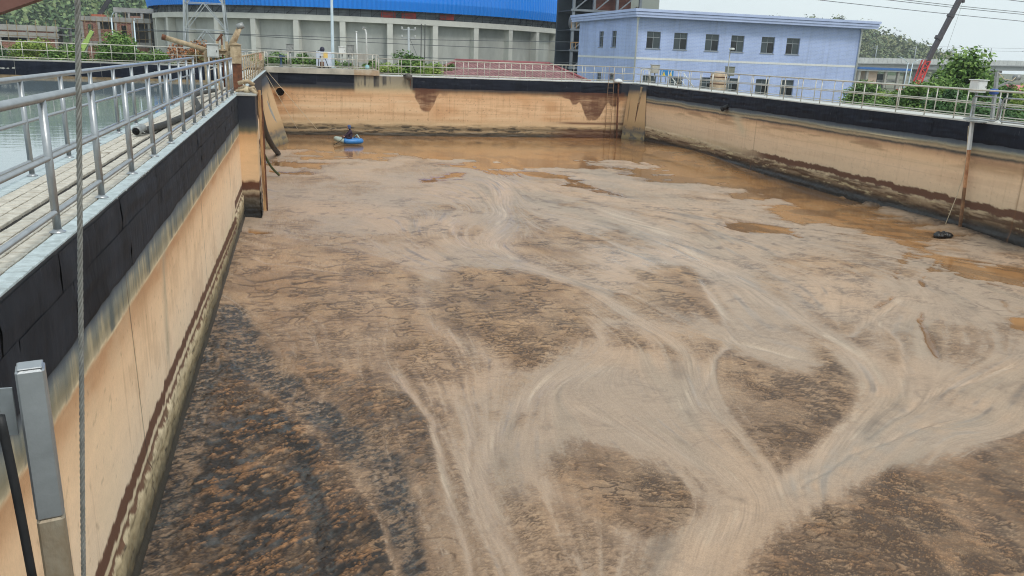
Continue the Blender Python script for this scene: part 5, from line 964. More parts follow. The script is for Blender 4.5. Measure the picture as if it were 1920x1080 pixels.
# ------------------------------------------------------------------ round concrete store with blue dome
HC = Vector((14.4, 166.9, 0)); HR = 38.8
hall = empty('round_storage_hall', (HC.x, HC.y, -2.6), 'large round concrete storage hall under a bright blue ribbed dome roof', 'building')
def ringwall(r0, r1, z0, z1, n, nm, m_, par):
    b = MB(); vs = []
    for r_, z in ((r1,z0),(r1,z1),(r0,z1),(r0,z0)):
        for k in range(n): t = 2*math.pi*k/n; vs.append((HC.x+r_*math.sin(t), HC.y-r_*math.cos(t), z))
    b.add(vs, [(i*n+k, i*n+(k+1)%n, ((i+1)%4)*n+(k+1)%n, ((i+1)%4)*n+k) for i in range(4) for k in range(n)]); return b.build(nm, m_, par)
HCON = mat('hall_concrete', lin(186,188,182), .85, 0, .16, .25, c2=lin(150,152,148), stretch=(1,1,.4))
HCON2 = mat('hall_pier_concrete', lin(206,206,198), .85, 0, .1, .5)
ringwall(HR-1.2, HR-.7, -2.6, 5.3, 144, 'wall', HCON, hall); ringwall(HR-1.3, HR+.55, 5.25, 6.05, 144, 'ring_beam', HCON2, hall)
pm = None
for k in range(35):
    t = 2*math.pi*(k-.08)/35
    if math.cos(t) < -.35: continue
    if pm is None: pm = MB().box((-.42,-.75,-2.6),(.42,.75,5.25)).mesh('pier'); pm.materials.append(HCON2)
    o = bpy.data.objects.new('pier', pm); col.objects.link(o); o.parent = hall; o.matrix_parent_inverse = inv_world(hall); o.location = (HC.x+(HR-.25)*math.sin(t), HC.y-(HR-.25)*math.cos(t), 0); o.rotation_euler.z = t
tr = MB(); rs = random.Random(3)
for k in range(150):
    t = 2*math.pi*k/150; t2 = 2*math.pi*(k+1)/150
    if math.cos(t) < -.2: continue
    P = lambda t_, z, r_=HR+.2: (HC.x+r_*math.sin(t_), HC.y-r_*math.cos(t_), z)
    tr.bar(P(t,6.05), P(t,7.5), .09)
    if k % 2 == 0: tr.bar(P(t,6.1,HR-.3), P(t2,7.4,HR-.3), .07)
    tr.bar(P(t,6.5), P(t2,6.5), .06); tr.bar(P(t,6.95), P(t2,6.95), .06)
tag(tr.build('eave_scaffold', mat('scaffold_grey', lin(98,102,108), .7, .2, .3, .8), hall), kind='stuff')
ringwall(HR-.7, HR-.5, 6.0, 9.5, 96, 'clerestory', mat('clerestory', lin(150,156,160), .8, 0, .3, .6, c2=lin(112,116,120)), hall)
for (t0, w_d, zz) in ((-.02,.03,6.1),(.06,.05,6.1),(.215,.05,6.2)):
    MB().box((HC.x+(HR+.1)*math.sin(t0)-1.1, HC.y-(HR+.1)*math.cos(t0)-.1, zz),(HC.x+(HR+.1)*math.sin(t0)+1.1, HC.y-(HR+.1)*math.cos(t0)+.1, zz+.85)).build('red_banner', mat('banner_red', lin(176,56,44), .7, 0, .4, 1.2, c2=lin(96,60,60)), hall)
prof = [(40.0,7.1),(40.2,8.4),(40.0,10.5),(39.4,13.5),(38,17.5),(35.4,22),(31,27),(25,31.5),(15,35),(5,36.4),(.5,36.6)]
n = 720; vs = []; fs = []
for r_, z in prof:
    for k in range(n): t = 2*math.pi*k/n; q_ = r_*(1 + (.0016 if (k//1) % 2 else -.0016)); vs.append((HC.x+q_*math.sin(t), HC.y-q_*math.cos(t), z))
for i in range(len(prof)-1):
    for k in range(n): j = (k+1) % n; fs.append((i*n+k, i*n+j, (i+1)*n+j, (i+1)*n+k))
MB().add(vs, fs).build('dome_roof', mat('blue_sheet', lin(26,136,240), .4, .0, .08, .06, stretch=(1,1,.3)), hall)

# ------------------------------------------------------------------ steel process frame between hall and blue building
pf = empty('process_frame', (44, 116, -2.6), 'tall open steel process frame between the dome and the blue building', 'steel frame')
FS = mat('frame_steel', lin(128,134,140), .6, .2, .2, .7); DARKM = mat('frame_dark_plate', lin(64,72,82), .8, 0, .3, .5); BRN = mat('brown_cladding', lin(104,62,50), .8, 0, .3, 1.0, stretch=(.3,.3,4))  # DARKM: dark slate tone for floor plates and rear cladding
for x in (37.6, 40.6, 44.0, 47.5): 
    for y in (112, 119): MB().box((x-.18,y-.18,-2.6),(x+.18,y+.18,18)).build('column', FS, pf)
for z in (-.2, 2.2, 5.0, 7.6, 10.5, 14): MB().box((37.2,111.7,z),(47.9,112.0,z+.28)).build('beam', FS, pf); MB().box((37.4,112.3,z+.05),(47.7,118.7,z+.15)).build('floor_plate', DARKM, pf)
for i, (x, z) in enumerate(((37.7,-.1),(37.7,2.5),(37.7,5.2),(40.8,7.8),(44.1,7.8),(37.7,7.8))): MB().bar((x,111.9,z),(x+2.8,111.9,z+2.3), .16).build('brace', FS, pf)
MB().box((40.8,113.0,7.9),(46.5,113.3,13)).build('cladding', BRN, pf); MB().box((37.4,118.8,-2.6),(47.8,119.2,16)).build('rear_cladding', DARKM, pf)
OY = mat('ochre_rail', lin(186,142,84), .7, 0, .2, 1)
for z in (2.5, 5.3): MB().bar((37.3,111.6,z+.9),(47.8,111.6,z+.9), .08).build('handrail', OY, pf); [MB().bar((37.3+k*.75,111.6,z),(37.3+k*.75,111.6,z+.9), .06).build('handrail_post', OY, pf) for k in range(15)]
MB().tube([(38,114.5,6.2),(47,114.5,6.2)], .8, 14).build('duct', mat('duct_grey', lin(150,146,140), .6, .1, .3, .5), pf)
si = empty('grey_silo_block', (48.5, 122, -2.6), 'plain grey block tower rising behind the blue building', 'building')
MB().box((46.2,120,-2.6),(54.0,128,17)).build('wall', mat('grey_panel', lin(156,162,154), .8, 0, .12, .3), si); MB().box((50.2,119.7,8.3),(51.0,119.99,9.1)).build('vent', DCONC, si); MB().box((46.0,119.8,17),(54.2,128.2,17.5)).build('roof', DCONC, si)

# ------------------------------------------------------------------ trees and bushes
def leaf_mat(name, c, c2, c3):
    mt = bpy.data.materials.new(name); mt.use_nodes = True; MATS[name] = mt; N, L = mt.node_tree.nodes, mt.node_tree.links; bs = N['Principled BSDF']
    a = N.new('ShaderNodeAttribute'); a.attribute_name = 'tone'; r = N.new('ShaderNodeValToRGB'); e_ = r.color_ramp.elements
    e_[0].color = c2; e_[0].position = 0; e_[1].color = c3; e_[1].position = 1; m_ = e_.new(.5); m_.color = c
    L.new(a.outputs['Fac'], r.inputs[0]); L.new(r.outputs[0], bs.inputs['Base Color']); bs.inputs['Roughness'].default_value = .6; bs.inputs['Specular IOR Level'].default_value = .25
    return mt
LEAF = [leaf_mat('green_leaves', lin(92,124,60), lin(58,86,42), lin(140,166,88)), leaf_mat('deep_green_leaves', lin(70,104,58), lin(44,72,40), lin(108,138,80)),
        leaf_mat('yellow_green_leaves', lin(128,152,70), lin(82,112,50), lin(176,190,104)), leaf_mat('reddish_leaves', lin(150,110,74), lin(88,104,56), lin(196,128,92))]
BARK = mat('bark', lin(92,76,62), .9, 0, .3, 6, .5, 20)
def crown_mesh(seed, n, leaf, clumps=14):
    """unit crown (radius about 1): leaf quads round scattered clump centres, gaps left between"""
    g = np.random.RandomState(seed); cc = g.normal(size=(clumps,3)); cc /= np.linalg.norm(cc,axis=1)[:,None]; cc *= (g.rand(clumps,1)**.42)*.82; cs_ = .26 + .24*g.rand(clumps)
    k = g.randint(0, clumps, n); d = g.normal(size=(n,3)); d /= np.linalg.norm(d,axis=1)[:,None]
    p = cc[k] + d*(cs_[k]*(g.rand(n)**.4))[:,None]; p[:,2] *= .95
    nr = d*.7 + g.normal(size=(n,3))*.6; nr[:,2] += .35; nr /= np.linalg.norm(nr,axis=1)[:,None]
    a = np.cross(nr, g.normal(size=(n,3))); a /= np.linalg.norm(a,axis=1)[:,None]; b = np.cross(nr, a); s = leaf*(.6+.8*g.rand(n))[:,None]
    V_ = np.stack([p-a*s*.55, p-b*s*.3+a*s*.05, p+a*s*.6, p+b*s*.3+a*s*.05], 1).reshape(-1,3)
    me = bpy.data.meshes.new('crown'); me.vertices.add(4*n); me.vertices.foreach_set('co', V_.astype(np.float32).reshape(-1)); me.loops.add(4*n); me.loops.foreach_set('vertex_index', np.arange(4*n, dtype=np.int32))
    me.polygons.add(n); me.polygons.foreach_set('loop_start', np.arange(0,4*n,4,dtype=np.int32)); me.update(calc_edges=True)
    tn = np.clip(.5*g.rand(clumps)[k] + .5*g.rand(n), 0, 1); at_ = me.attributes.new('tone','FLOAT','POINT'); at_.data.foreach_set('value', np.repeat(tn,4).astype(np.float32)); me.materials.append(LEAF[0]); return me
CROWNS = {(kind, s): crown_mesh(40+s*7+i*29, nl, lf, cl) for i, (kind, nl, lf, cl) in enumerate((('tree', 7000, .095, 26), ('bush', 4200, .12, 18))) for s in range(4)}
def tree(name, label, x, y, zg, zt, rx, li, s, group, kind='tree', rz=None, low=.25):
    e = empty(name, (x, y, zg), label, 'bush' if kind == 'bush' else 'tree', group); H_ = zt-zg; rn = random.Random(s*13+int(x*7))
    zc = zg + H_*(low + (1-low)/2); ch_ = bpy.data.objects.new('crown', CROWNS[(kind, s)]); col.objects.link(ch_); ch_.material_slots[0].link = 'OBJECT'; ch_.material_slots[0].material = LEAF[li]; ch_.parent = e; ch_.matrix_parent_inverse = inv_world(e)
    ch_.location = (x, y, zc); ch_.scale = (rx*1.3, rx*1.3, H_*(1-low)/2*1.06); ch_.rotation_euler.z = rn.uniform(0, 6)
    b = MB(); b.tube([(x,y,zg-.1),(x+rn.uniform(-.1,.1),y,zg+H_*.35),(x+rn.uniform(-.2,.2),y,zc+H_*.15)], [H_*.028+.02,H_*.022+.01,.02], 8)
    for k in range(5): t = rn.uniform(0,6.28); b.tube([(x,y,zg+H_*rn.uniform(.25,.45)),(x+rx*.35*math.cos(t),y+rx*.35*math.sin(t),zc),(x+rx*.6*math.cos(t),y+rx*.6*math.sin(t),zc+H_*.15)], [H_*.014+.01,.02,.008], 6)
    b.build('trunk', BARK, e); return e
def tp(name, label, px0, px1, py0, Y, li, s, group, kind='tree', zg=-2.6, low=.25):
    """tree whose crown spans photo columns px0..px1 and tops out at row py0 when standing at distance Y"""
    a, b = at(px0, py0, Y=Y), at(px1, py0, Y=Y); c = at((px0+px1)/2, py0, Y=Y); return tree(name, label, c.x, Y, zg, c.z, abs(b.x-a.x)/2, li, s, group, kind, low=low)
tag(MB().box((-2.6,58.6,-2.6),(9.0,64.5,-.7)).build('planting_bed', mat('bed_soil', lin(92,84,62), .95, 0, .3, 2, c2=lin(70,84,46))), kind='structure')
G1 = 'trees beyond the water pool'; G2 = 'bushes behind the far railing'; G3 = 'trees beyond the right walkway'
tp('leafy_tree', 'large round green tree left of the brick construction frame', 165, 258, 63, 74, 0, 0, G1)
tp('leafy_tree', 'yellow green tree at the far left behind the pool railing', 28, 98, 66, 72, 2, 1, G1)
tp('leafy_tree', 'low green tree between the wire rope and the large round tree', 92, 172, 82, 70, 0, 2, G1)
tp('leafy_tree', 'dark green tree cut by the left edge of the view', -50, 30, 78, 72, 1, 3, G1)
tp('leafy_tree', 'small green tree left of the reddish bush', 262, 330, 88, 68, 0, 1, G1)
tp('reddish_bush', 'reddish green bush behind the tan slanting beam', 325, 395, 70, 64, 3, 0, G1, 'bush')
tp('leafy_tree', 'green bush tree behind the gate cabinet', 385, 445, 92, 66, 0, 2, G1, 'bush')
for i, (a, b, t, Y, li, s, lb) in enumerate(((486,535,95,60,0,0,'round green bush beside the red cloth at the far corner'),(548,598,96,60.5,0,1,'green bush left of the pale cabinet with yellow panel'),(594,640,106,62,2,2,'bush between the pale cabinet and the lamp pole'),
    (640,672,116,60,0,3,'small bush under the white control box'),(682,722,108,60,0,1,'green bush right of the gooseneck pipe'),(734,792,100,61,0,2,'tallest bush left of the maroon roof'),(700,745,118,59.5,2,0,'pale yellow green bush low behind the rail step'),
    (775,822,116,60,2,3,'yellow green bush touching the maroon roof eave'),(830,856,117,62,0,1,'small bush above the left slope of the maroon roof'),(786,812,132,59.2,2,2,'tiny pale bush at the foot of the maroon roof'))):
    tp('green_bush', lb, a-6, b+6, t-2, Y, li, s, G2, 'bush', zg=-.75, low=.0)
for i, (a, b, t, Y, li, s, lb) in enumerate(((1780,1885,98,44,0,0,'tallest leafy tree behind the white control box on the right'),(1715,1800,140,42,0,1,'leafy tree right of the red crane boom'),(1850,1925,150,46,1,2,'dark green tree behind the davit crane'),
    (1765,1850,160,36,1,3,'low dark tree close behind the right railing'),(1600,1660,150,62,0,2,'green tree at the right edge of the blue building'),(1655,1705,166,58,2,1,'yellow green tree below the gate house'),(1700,1760,178,44,0,3,'low green tree under the red crane boom'),(1890,1960,162,33,2,0,'yellow tinged tree at the right edge of the view'),(1660,1740,180,50,1,0,'dark low tree behind the twin street lamps'),(1620,1690,182,48,0,1,'low green tree behind the right railing near the building'),(1810,1900,185,32,1,1,'low dark green tree behind the davit mast'))):
    tp('leafy_tree', lb, a, b, t, Y, li, s, G3, low=.12)

# ------------------------------------------------------------------ hills with woods
def hill(name, cx, cy, rx, ry, hgt, n_blob, seed, br, li, xr):
    g = np.random.RandomState(seed); nx, ny = 90, 60
    S, T = np.meshgrid(np.linspace(-1,1,nx), np.linspace(-1,1,ny)); rr_ = np.clip(1-(S*S+T*T), 0, 1)
    Z = -2.7 + hgt*rr_**1.1*(1+.35*fbm(S*3+seed, T*3, 4, seed)) ; P = np.stack([cx+S*rx, cy+T*ry, Z], -1)
    c = mixc(np.broadcast_to(C3(88,100,64), S.shape+(3,)), C3(60,80,50), sst(-.4,.4,fbm(S*9,T*9,4,seed+1)))
    o = link(name, grid_mesh(name, P, c, np.full(S.shape,.9)), None, attr_mat(name+'_soil', .2, 1, .2, .5)); tag(o, kind='structure')
    N_ = 80; vs_, tn = [], []; tries = 0
    while len(vs_) < n_blob and tries < n_blob*40:
        tries += 1; x_, y_ = g.uniform(*xr), g.uniform(cy-ry, cy+ry*.25); s_, t_ = (x_-cx)/rx, (y_-cy)/ry
        if s_*s_+t_*t_ > .97: continue
        z = Z[int((t_+1)/2*(ny-1)), int((s_+1)/2*(nx-1))]; r_ = br*(.5+.9*g.rand()); hz = r_*(.9+.7*g.rand())
        d = g.normal(size=(N_,3)); d /= np.linalg.norm(d,axis=1)[:,None]; bump = 1 + .22*np.sin(d@(g.normal(size=3)*4)+g.rand()*6) + .15*np.sin(d@(g.normal(size=3)*7))
        p = d*(g.rand(N_)**.25*bump)[:,None]*np.array([r_,r_,hz]) + np.array([x_,y_,z+hz*.55])
        nr = d + g.normal(size=(N_,3))*.5; nr[:,2] += .3; nr /= np.linalg.norm(nr,axis=1)[:,None]; a = np.cross(nr, g.normal(size=(N_,3))); a /= np.linalg.norm(a,axis=1)[:,None]; b = np.cross(nr,a); s = r_*.20*(.6+.8*g.rand(N_))[:,None]
        vs_.append(np.stack([p-a*s, p-b*s*.7, p+a*s, p+b*s*.7], 1).reshape(-1,3)); tn.append(np.repeat(np.clip(.55*g.rand() + .45*g.rand(N_), 0, 1), 4))
    V_ = np.concatenate(vs_); n = len(V_)//4; me = bpy.data.meshes.new('hill_wood'); me.vertices.add(4*n); me.vertices.foreach_set('co', V_.astype(np.float32).reshape(-1)); me.loops.add(4*n); me.loops.foreach_set('vertex_index', np.arange(4*n, dtype=np.int32)); me.polygons.add(n); me.polygons.foreach_set('loop_start', np.arange(0,4*n,4,dtype=np.int32)); me.update(calc_edges=True)
    at_ = me.attributes.new('tone','FLOAT','POINT'); at_.data.foreach_set('value', np.concatenate(tn).astype(np.float32))
    return link('hill_wood', me, None, LEAF[li])
LEAF += [leaf_mat('hill_leaves', lin(106,130,84), lin(70,98,66), lin(146,158,104)), leaf_mat('autumn_hill_leaves', lin(118,128,86), lin(80,102,68), lin(154,150,104))]
tag(hill('hill', -150, 470, 190, 120, 36, 1500, 5, 4.4, 4, (-200,-55)), 'mixed green woodland covering the left hillside', 'woodland', kind='stuff')
tag(hill('hill', 350, 520, 120, 90, 25, 750, 9, 4.2, 5, (290,450)), 'autumn tinged woodland on the hill behind the viaduct', 'woodland', kind='stuff')

# ------------------------------------------------------------------ construction buildings on the left
BRK = brick_mat('red_infill_brick', lin(150,96,80), lin(170,140,124), .5, .2, .9, .03); FRC = mat('frame_concrete', lin(170,168,162), .9, 0, .2, .4)
def frame_building(label, x0, x1, y, d, storeys, bays, infill, scaff=True):
    """cast concrete skeleton with brick infill and open bays; storeys = [z0,z1,...]"""
    e = empty('unfinished_building', ((x0+x1)/2, y+d/2, -2.6), label, 'building', 'unfinished concrete frame buildings'); w_ = (x1-x0)/bays
    for k in range(bays+1):
        for yy_ in (y, y+d): MB().box((x0+k*w_-.2,yy_,-2.6),(x0+k*w_+.2,yy_+.4,storeys[-1])).build('column', FRC, e)
    for i in range(len(storeys)-1):
        MB().box((x0-.4,y-.12,storeys[i+1]-.75),(x1+.4,y+.3,storeys[i+1]+.1)).build('beam', FRC, e); MB().box((x0-.3,y+.3,storeys[i+1]-.2),(x1+.3,y+d+.3,storeys[i+1]-.02)).build('floor_slab', FRC, e)
        for k in range(bays):
            kind = infill[i][k]; a, b = x0+k*w_+.2, x0+(k+1)*w_-.2; z0, z1 = storeys[i], storeys[i+1]-.55
            if kind == 'b': MB().box((a,y+.1,z0),(b,y+.28,z1)).build('brick_infill', BRK, e)
            if kind == 'h': MB().box((a,y+.1,z0),(b,y+.28,z0+(z1-z0)*.6)).build('brick_infill', BRK, e)
            if kind == 'w':
                q = MB(); holed_wall(q, (a,y+.1,0), (1,0,0), b-a, z0, z1, [((b-a)*.3,(b-a)*.65,z0+(z1-z0)*.25,z0+(z1-z0)*.8)], .25, (0,1,0)); q.build('brick_infill', BRK, e)
    MB().box((x0+.3,y+d*.6,-2.6),(x1-.3,y+d*.6+.2,storeys[-1]-.6)).build('rear_wall', DCONC, e)
    if scaff:
        PO = mat('scaffold_pole', lin(150,128,92), .8, 0, .3, 2) if 'scaffold_pole' not in MATS else MATS['scaffold_pole']; rn = random.Random(int(x0*10))
        for k in range(bays*3+1): xx = x0-.3+k*(x1-x0+.6)/(bays*3); MB().tube([(xx,y-.6,-2.6),(xx+rn.uniform(-.1,.1),y-.6,storeys[-1]+rn.uniform(.2,1.4))], .05, 5).build('scaffold_pole', PO, e)
        for z in np.arange(-1.5, storeys[-1], 1.5): MB().tube([(x0-2.2*rn.random()-.4,y-.65,z),(x1+.8,y-.65,z+rn.uniform(-.1,.1))], .045, 5).build('scaffold_rail', PO, e)
    return e
frame_building('unfinished brick and concrete frame left of the storage hall', -37.6, -26.3, 168, 9, [-2.6,.9,5.2], 4, [['b','b','h','b'],['w','h','w','o']])
frame_building('upper block of the unfinished frame next to the dome edge', -33.2, -26.4, 176, 8, [-2.6,1,4.6,7.2], 3, [['b','b','b'],['b','b','o'],['o','h','o']], False)
frame_building('long low unfinished brick building at the far left edge', -62, -37.6, 150, 9, [-2.6,-.6,1.9,3.0], 6, [['b']*6,['b','b','b','b','h','b'],['b']*6])
st_ = MB().prism([(-26.2,165,-2.6),(-22.6,165,2.4),(-22.6,165,1.9),(-25.6,165,-2.6)], (0,3,0)); one('concrete_stair', FRC, st_, 'sloping concrete stair flight between the brick frame and the hall', 'stair')
e = empty('crawler_crane', at(185,32,Y=185), 'dark crane boom rising from an orange cab behind the brick frame', 'crane'); a, b = at(184,32,Y=185), at(212,-12,Y=185)
MB().bar(a, b, .75).build('boom', mat('boom_dark', lin(62,60,62), .6, 0, .2, 1), e); MB().box(tuple(a+Vector((-1,-1,-1.2))), tuple(a+Vector((1.4,1,.5)))).build('cab', mat('cab_orange', lin(196,108,78), .6, 0, .15, 1), e); MB().box(tuple(Vector((a.x-1.2,a.y-1,-2.6))), tuple(Vector((a.x+1.6,a.y+1,a.z-1.2)))).build('base', DCONC, e)
e = empty('loader_crane', (at(157,92,Y=120).x, 120, -2.6), 'yellow green lifting boom leaning beside the brick frame', 'crane'); a, b = at(152,97,Y=120), at(173,58,Y=120)
LIM = mat('lime_paint', lin(168,196,104), .5, 0, .2, 2)
MB().bar(a, a.lerp(b,.55), .62).build('boom', LIM, e); MB().bar(a.lerp(b,.5), b, .44).build('boom_extension', LIM, e); MB().bar(a+Vector((.5,0,-.4)), a.lerp(b,.5)+Vector((.25,0,-.1)), .14).build('ram', GREYM, e); MB().box((a.x-.5,119.5,-2.6),(a.x+.5,120.5,a.z-.3)).build('base', LIM, e)
# lattice tower
e = empty('lattice_tower', (-7.6, 78.5, -2.6), 'galvanised lattice tower legs in front of the storage hall', 'tower'); TG = mat('tower_steel', lin(176,182,184), .5, .3, .15, 1)
def leg_at(sx, sy, z): f_ = max(.1, 1-(z+2.6)/34); return Vector((-7.6+sx*2.0*f_, 78.5+sy*1.5*f_, z))
for sx in (-1,1):
    for sy in (-1,1): MB().bar(leg_at(sx,sy,-2.6), leg_at(sx,sy,14), .13).build('leg', TG, e)
zs_ = [-2.6, .2, 2.6, 4.8, 6.8, 8.6, 10.2, 12]
for i in range(len(zs_)-1):
    for (s1, s2) in (((-1,-1),(1,-1)),((1,-1),(1,1)),((1,1),(-1,1)),((-1,1),(-1,-1))):
        m_ = (leg_at(*s1,zs_[i+1])+leg_at(*s2,zs_[i+1]))/2
        MB().bar(leg_at(*s1,zs_[i]), m_, .07).build('brace', TG, e); MB().bar(leg_at(*s2,zs_[i]), m_, .07).build('brace', TG, e); MB().bar(leg_at(*s1,zs_[i+1]), leg_at(*s2,zs_[i+1]), .06).build('strut', TG, e)
def street_lamp(label, base, top, arm, grp, r=.07, Y=None):
    e = empty('street_lamp', base, label, 'street lamp', grp); MB().tube([base, Vector(base).lerp(Vector(top),.5), top], [r*1.3,r,r*.7], 10).build('pole', PB, e); MB().lathe(base, [(r*3,0),(r*3,.05),(r*1.5,.12)], 10).build('base_plate', PB, e)
    q = Vector(top)+Vector(arm); MB().tube([top, Vector(top).lerp(q,.5)+Vector((0,0,.12)), q], r*.55, 8).build('arm', PB, e); MB().rbox(tuple(q+Vector((-.12,-.12,-.06))), tuple(q+Vector((.5 if arm[0] > 0 else .12,.12,.06))), .02).build('lamp_head', GREYM, e); return e
street_lamp('left pale street lamp with curved neck in front of the brick frame', (-15.5,80,-2.6), (-15.5,80,3.3), (.35,0,.5), 'street lamps on the left'); street_lamp('right pale street lamp post in front of the brick frame', (-13.75,80,-2.6), (-13.7,80,3.1), (.25,0,.2), 'street lamps on the left')
street_lamp('left one of the twin street lamps by the red crane, arm to the left', (75.4,90,-2.6), (75.5,90,2.3), (-1.6,0,.75), 'twin street lamps on the right'); street_lamp('right one of the twin street lamps by the red crane, arm to the right', (76.0,90,-2.6), (76.2,90,2.3), (1.5,0,.55), 'twin street lamps on the right')

# ------------------------------------------------------------------ right background: viaduct, gate house, mobile crane, wires
vd = empty('railway_viaduct', (235, 265, -2.6), 'grey concrete railway viaduct with parapet panels below the hill', 'viaduct'); VC = mat('viaduct_concrete', lin(168,170,170), .85, 0, .12, .15); VP = mat('parapet_panel', lin(198,200,198), .8, 0, .12, .6)
vl = lambda x: 2.7 + (x-195)*.018
xa, xb = 150, 420
MB().prism([(xa,262,vl(xa)-1.7),(xb,262,vl(xb)-1.7),(xb,262,vl(xb)),(xa,262,vl(xa))], (0,8,0)).build('girder', VC, vd); MB().prism([(xa,261,vl(xa)),(xb,261,vl(xb)),(xb,261,vl(xb)+.35),(xa,261,vl(xa)+.35)], (0,10,0)).build('deck', VC, vd)
pp = MB().box((-.95,0,0),(.95,.2,1.75)).mesh('parapet_panel'); pp.materials.append(VP)
for k in range(int((xb-xa)/2)): o = bpy.data.objects.new('parapet_panel', pp); col.objects.link(o); o.parent = vd; o.matrix_parent_inverse = inv_world(vd); o.location = (xa+1+2*k, 261.1, vl(xa+1+2*k)+.36)
for x in range(165, 420, 32): MB().box((x-1.4,264,-2.6),(x+1.4,268,vl(x)-1.7)).build('pier', VC, vd); MB().box((x-2.6,262.5,vl(x)-2.6),(x+2.6,269.5,vl(x)-1.7)).build('pier_cap', DCONC, vd)
for x in range(172, 420, 17): mm_ = MB().tube([(x,263,vl(x)),(x,263,vl(x)+6.5)], .16, 6); mm_.tube([(x,263,vl(x)+5.2),(x-2.6,263,vl(x)+5.6)], .07, 5); mm_.tube([(x,263,vl(x)+6.2),(x-2.6,263,vl(x)+5.6)], .05, 5); mm_.build('catenary_mast', TG, vd)
for dz in (5.5, 6.6): MB().tube([(xa,262.9,vl(xa)+dz),(xb,262.9,vl(xb)+dz)], .03, 4).build('catenary_wire', BLACKR, vd)
gh = empty('gate_house', (119.5, 151, -2.6), 'open gate house with blue edged flat roof right of the blue building', 'building'); MB().box((113.3,149,.85),(125.6,155,1.15)).build('roof', WHITEP, gh); MB().box((113.0,148.7,1.152),(125.9,155.3,1.62)).build('blue_fascia', mat('fascia_blue', lin(62,112,176), .5, 0, .1, 1), gh)
for x in (113.7, 115.6, 120.2, 123.3, 125.2): MB().box((x-.25,149.2,-2.6),(x+.25,149.7,.85)).build('column', CONC, gh)
MB().box((116.4,150,-2.6),(118.6,154,.85)).build('booth', mat('peach_wall', lin(206,184,164), .8, 0, .1, .6), gh); MB().box((118.9,150.2,-1.3),(124,150.5,-.9)).build('barrier', GREYM, gh); MB().box((120.5,152,-2.6),(122.8,154,.3)).build('booth', GLASS2, gh)
mc = empty('mobile_crane', (111.5, 130, -2.6), 'mobile crane with red lattice foot and long dark telescopic boom', 'crane'); a, b, c = at(1716,165,Y=130), at(1737,113,Y=130), at(1804,-10,Y=130); CR = mat('crane_red', lin(222,72,66), .5, 0, .2, 1); CD = mat('crane_dark', lin(74,66,70), .5, 0, .15, 1)
d_ = (b-a).normalized(); sd__ = Vector((d_.z,0,-d_.x))
for s_ in (-.55, .55):
    for yy_ in (-.4, .4): MB().bar(a+sd__*s_+Vector((0,yy_,0)), b+sd__*s_+Vector((0,yy_,0)), .22).build('chord', CR, mc)
for k in range(9): p = a.lerp(b, k/9); q = a.lerp(b, (k+1)/9); MB().bar(p+sd__*(.55 if k%2 else -.55)+Vector((0,-.4,0)), q+sd__*(-.55 if k%2 else .55)+Vector((0,-.4,0)), .14).build('lacing', CR, mc)
MB().bar(a.lerp(b,.6), c, .75).build('boom', CD, mc); MB().bar(b.lerp(c,.32), b.lerp(c,.37), 1.0).build('boom_collar', CD, mc); MB().bar(b.lerp(c,.66), b.lerp(c,.70), .95).build('boom_collar', CD, mc); MB().box((a.x-3,128.5,-2.6),(a.x+3,131.5,-2.1)).build('carrier', CR, mc)
hk = at(1806,2,Y=130); MB().tube([hk, hk+Vector((-1.8,0,-9.5))], .03, 4).build('hoist_line', GREYM, mc); MB().rbox(tuple(hk+Vector((-.25,-.2,-.3))), tuple(hk+Vector((.25,.2,.4))), .05).build('hook_block', CD, mc)
WIRE = mat('power_wire', lin(72,78,84), .6, 0, .1, 1)
def wire(label, P, r, grp): return tag(cable('power_wire', label, P, r, WIRE, 'wire', 4, 5), group=grp)
W1 = 'overhead wires in the sky on the right'
for i, (p, q, lb) in enumerate((((1500,-4),(1960,44),'lowest overhead wire crossing the pale sky on the right'),((1640,-3),(1960,31),'middle overhead wire crossing behind the crane boom'),((1655,-5),(1960,27),'upper overhead wire close above the middle one'),((1870,-3),(1960,6),'short overhead wire at the top right corner'))):
    a, b = at(*p, Y=95), at(*q, Y=95); wire(lb, [a, a.lerp(b,.5)+Vector((0,0,-.08)), b], .035, W1)
W2 = 'overhead wires in front of the storage hall'
for i, (p, q, lb) in enumerate((((255,54),(1085,96),'upper thin wire crossing the concrete hall wall'),((255,57),(1085,79),'middle thin wire sloping over the concrete hall wall'),((480,90),(1085,118),'lowest thin wire crossing the concrete hall wall'))):
    a, b = at(*p, Y=72), at(*q, Y=72); wire(lb, [a, a.lerp(b,.5)+Vector((0,0,-.15)), b], .022, W2)
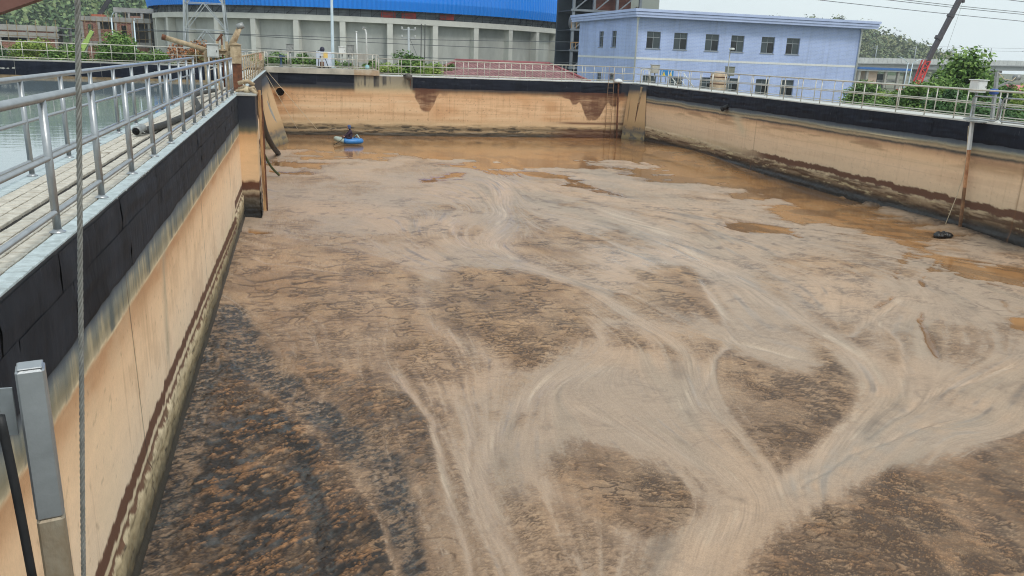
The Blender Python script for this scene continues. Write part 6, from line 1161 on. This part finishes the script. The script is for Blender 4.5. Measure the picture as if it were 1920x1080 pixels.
e = empty('utility_pole', (13.3, 74, -2.6), 'thin grey utility pole with insulators before the hall', 'pole'); p0 = at(768,140,Y=70); p1 = at(766,52,Y=70); e.location = (p0.x, 70, -2.6)
for ch in (): pass
MB().tube([(p0.x,70,-2.6),p1], .09, 8).build('pole', TG, e)
for dz, w_ in ((-.15,.55),(-.8,.55)): MB().bar(p1+Vector((-w_,0,dz)), p1+Vector((w_,0,dz)), .07).build('crossarm', TG, e); [MB().lathe(p1+Vector((x,0,dz)), [(.06,0),(.09,.06),(.05,.12),(.08,.16),(.03,.22)], 8).build('insulator', GREYBOX, e) for x in (-w_,0,w_)]
MB().tube([p1+Vector((0,0,-.6)), p1+Vector((1.6,0,-4.2))], .015, 4).build('stay_wire', WIRE, e)
for i, (px1_, lb) in enumerate(((790,'left dark cable dropping down the hall wall'),(797,'right dark cable dropping down the hall wall'))):
    a, b = at(px1_,45,Y=124), at(px1_-1,135,Y=124); tag(cable('drop_cable', lb, [a, b], .06, BLACKR, 'cable', 4, 1), group='drop cables on the hall wall')
yd = empty('pink_roof_house', (0,0,0), 'low house with pink roof at the right edge behind the trees', 'house'); c = at(1935,168,Y=90); yd.location = (c.x+3,92,-2.6)
MB().box((c.x-1,90,-2.6),(c.x+12,96,c.z-.3)).build('wall', WHITEP, yd); MB().prism([(c.x-1.6,89.5,c.z-.3),(c.x-1.6,93,c.z+.5),(c.x-1.6,96.5,c.z-.3)], (14,0,0)).build('roof', mat('pink_roof', lin(206,120,124), .7, 0, .15, 1), yd)

# ------------------------------------------------------------------ haze over the valley
hz = MB().box((-480,-60,-6.0),(480,900,75)).mesh('haze'); hm = bpy.data.materials.new('haze_air'); hm.use_nodes = True; hm.node_tree.nodes.clear()
ho = hm.node_tree.nodes.new('ShaderNodeOutputMaterial'); hv = hm.node_tree.nodes.new('ShaderNodeVolumePrincipled'); hv.inputs['Color'].default_value = (.86,.93,1,1); hv.inputs['Density'].default_value = 0.00033; hv.inputs['Anisotropy'].default_value = 0.2
hm.node_tree.links.new(hv.outputs[0], ho.inputs['Volume']); hz.materials.append(hm); tag(link('haze', hz), 'thin pale haze filling the valley air', 'haze', kind='stuff')
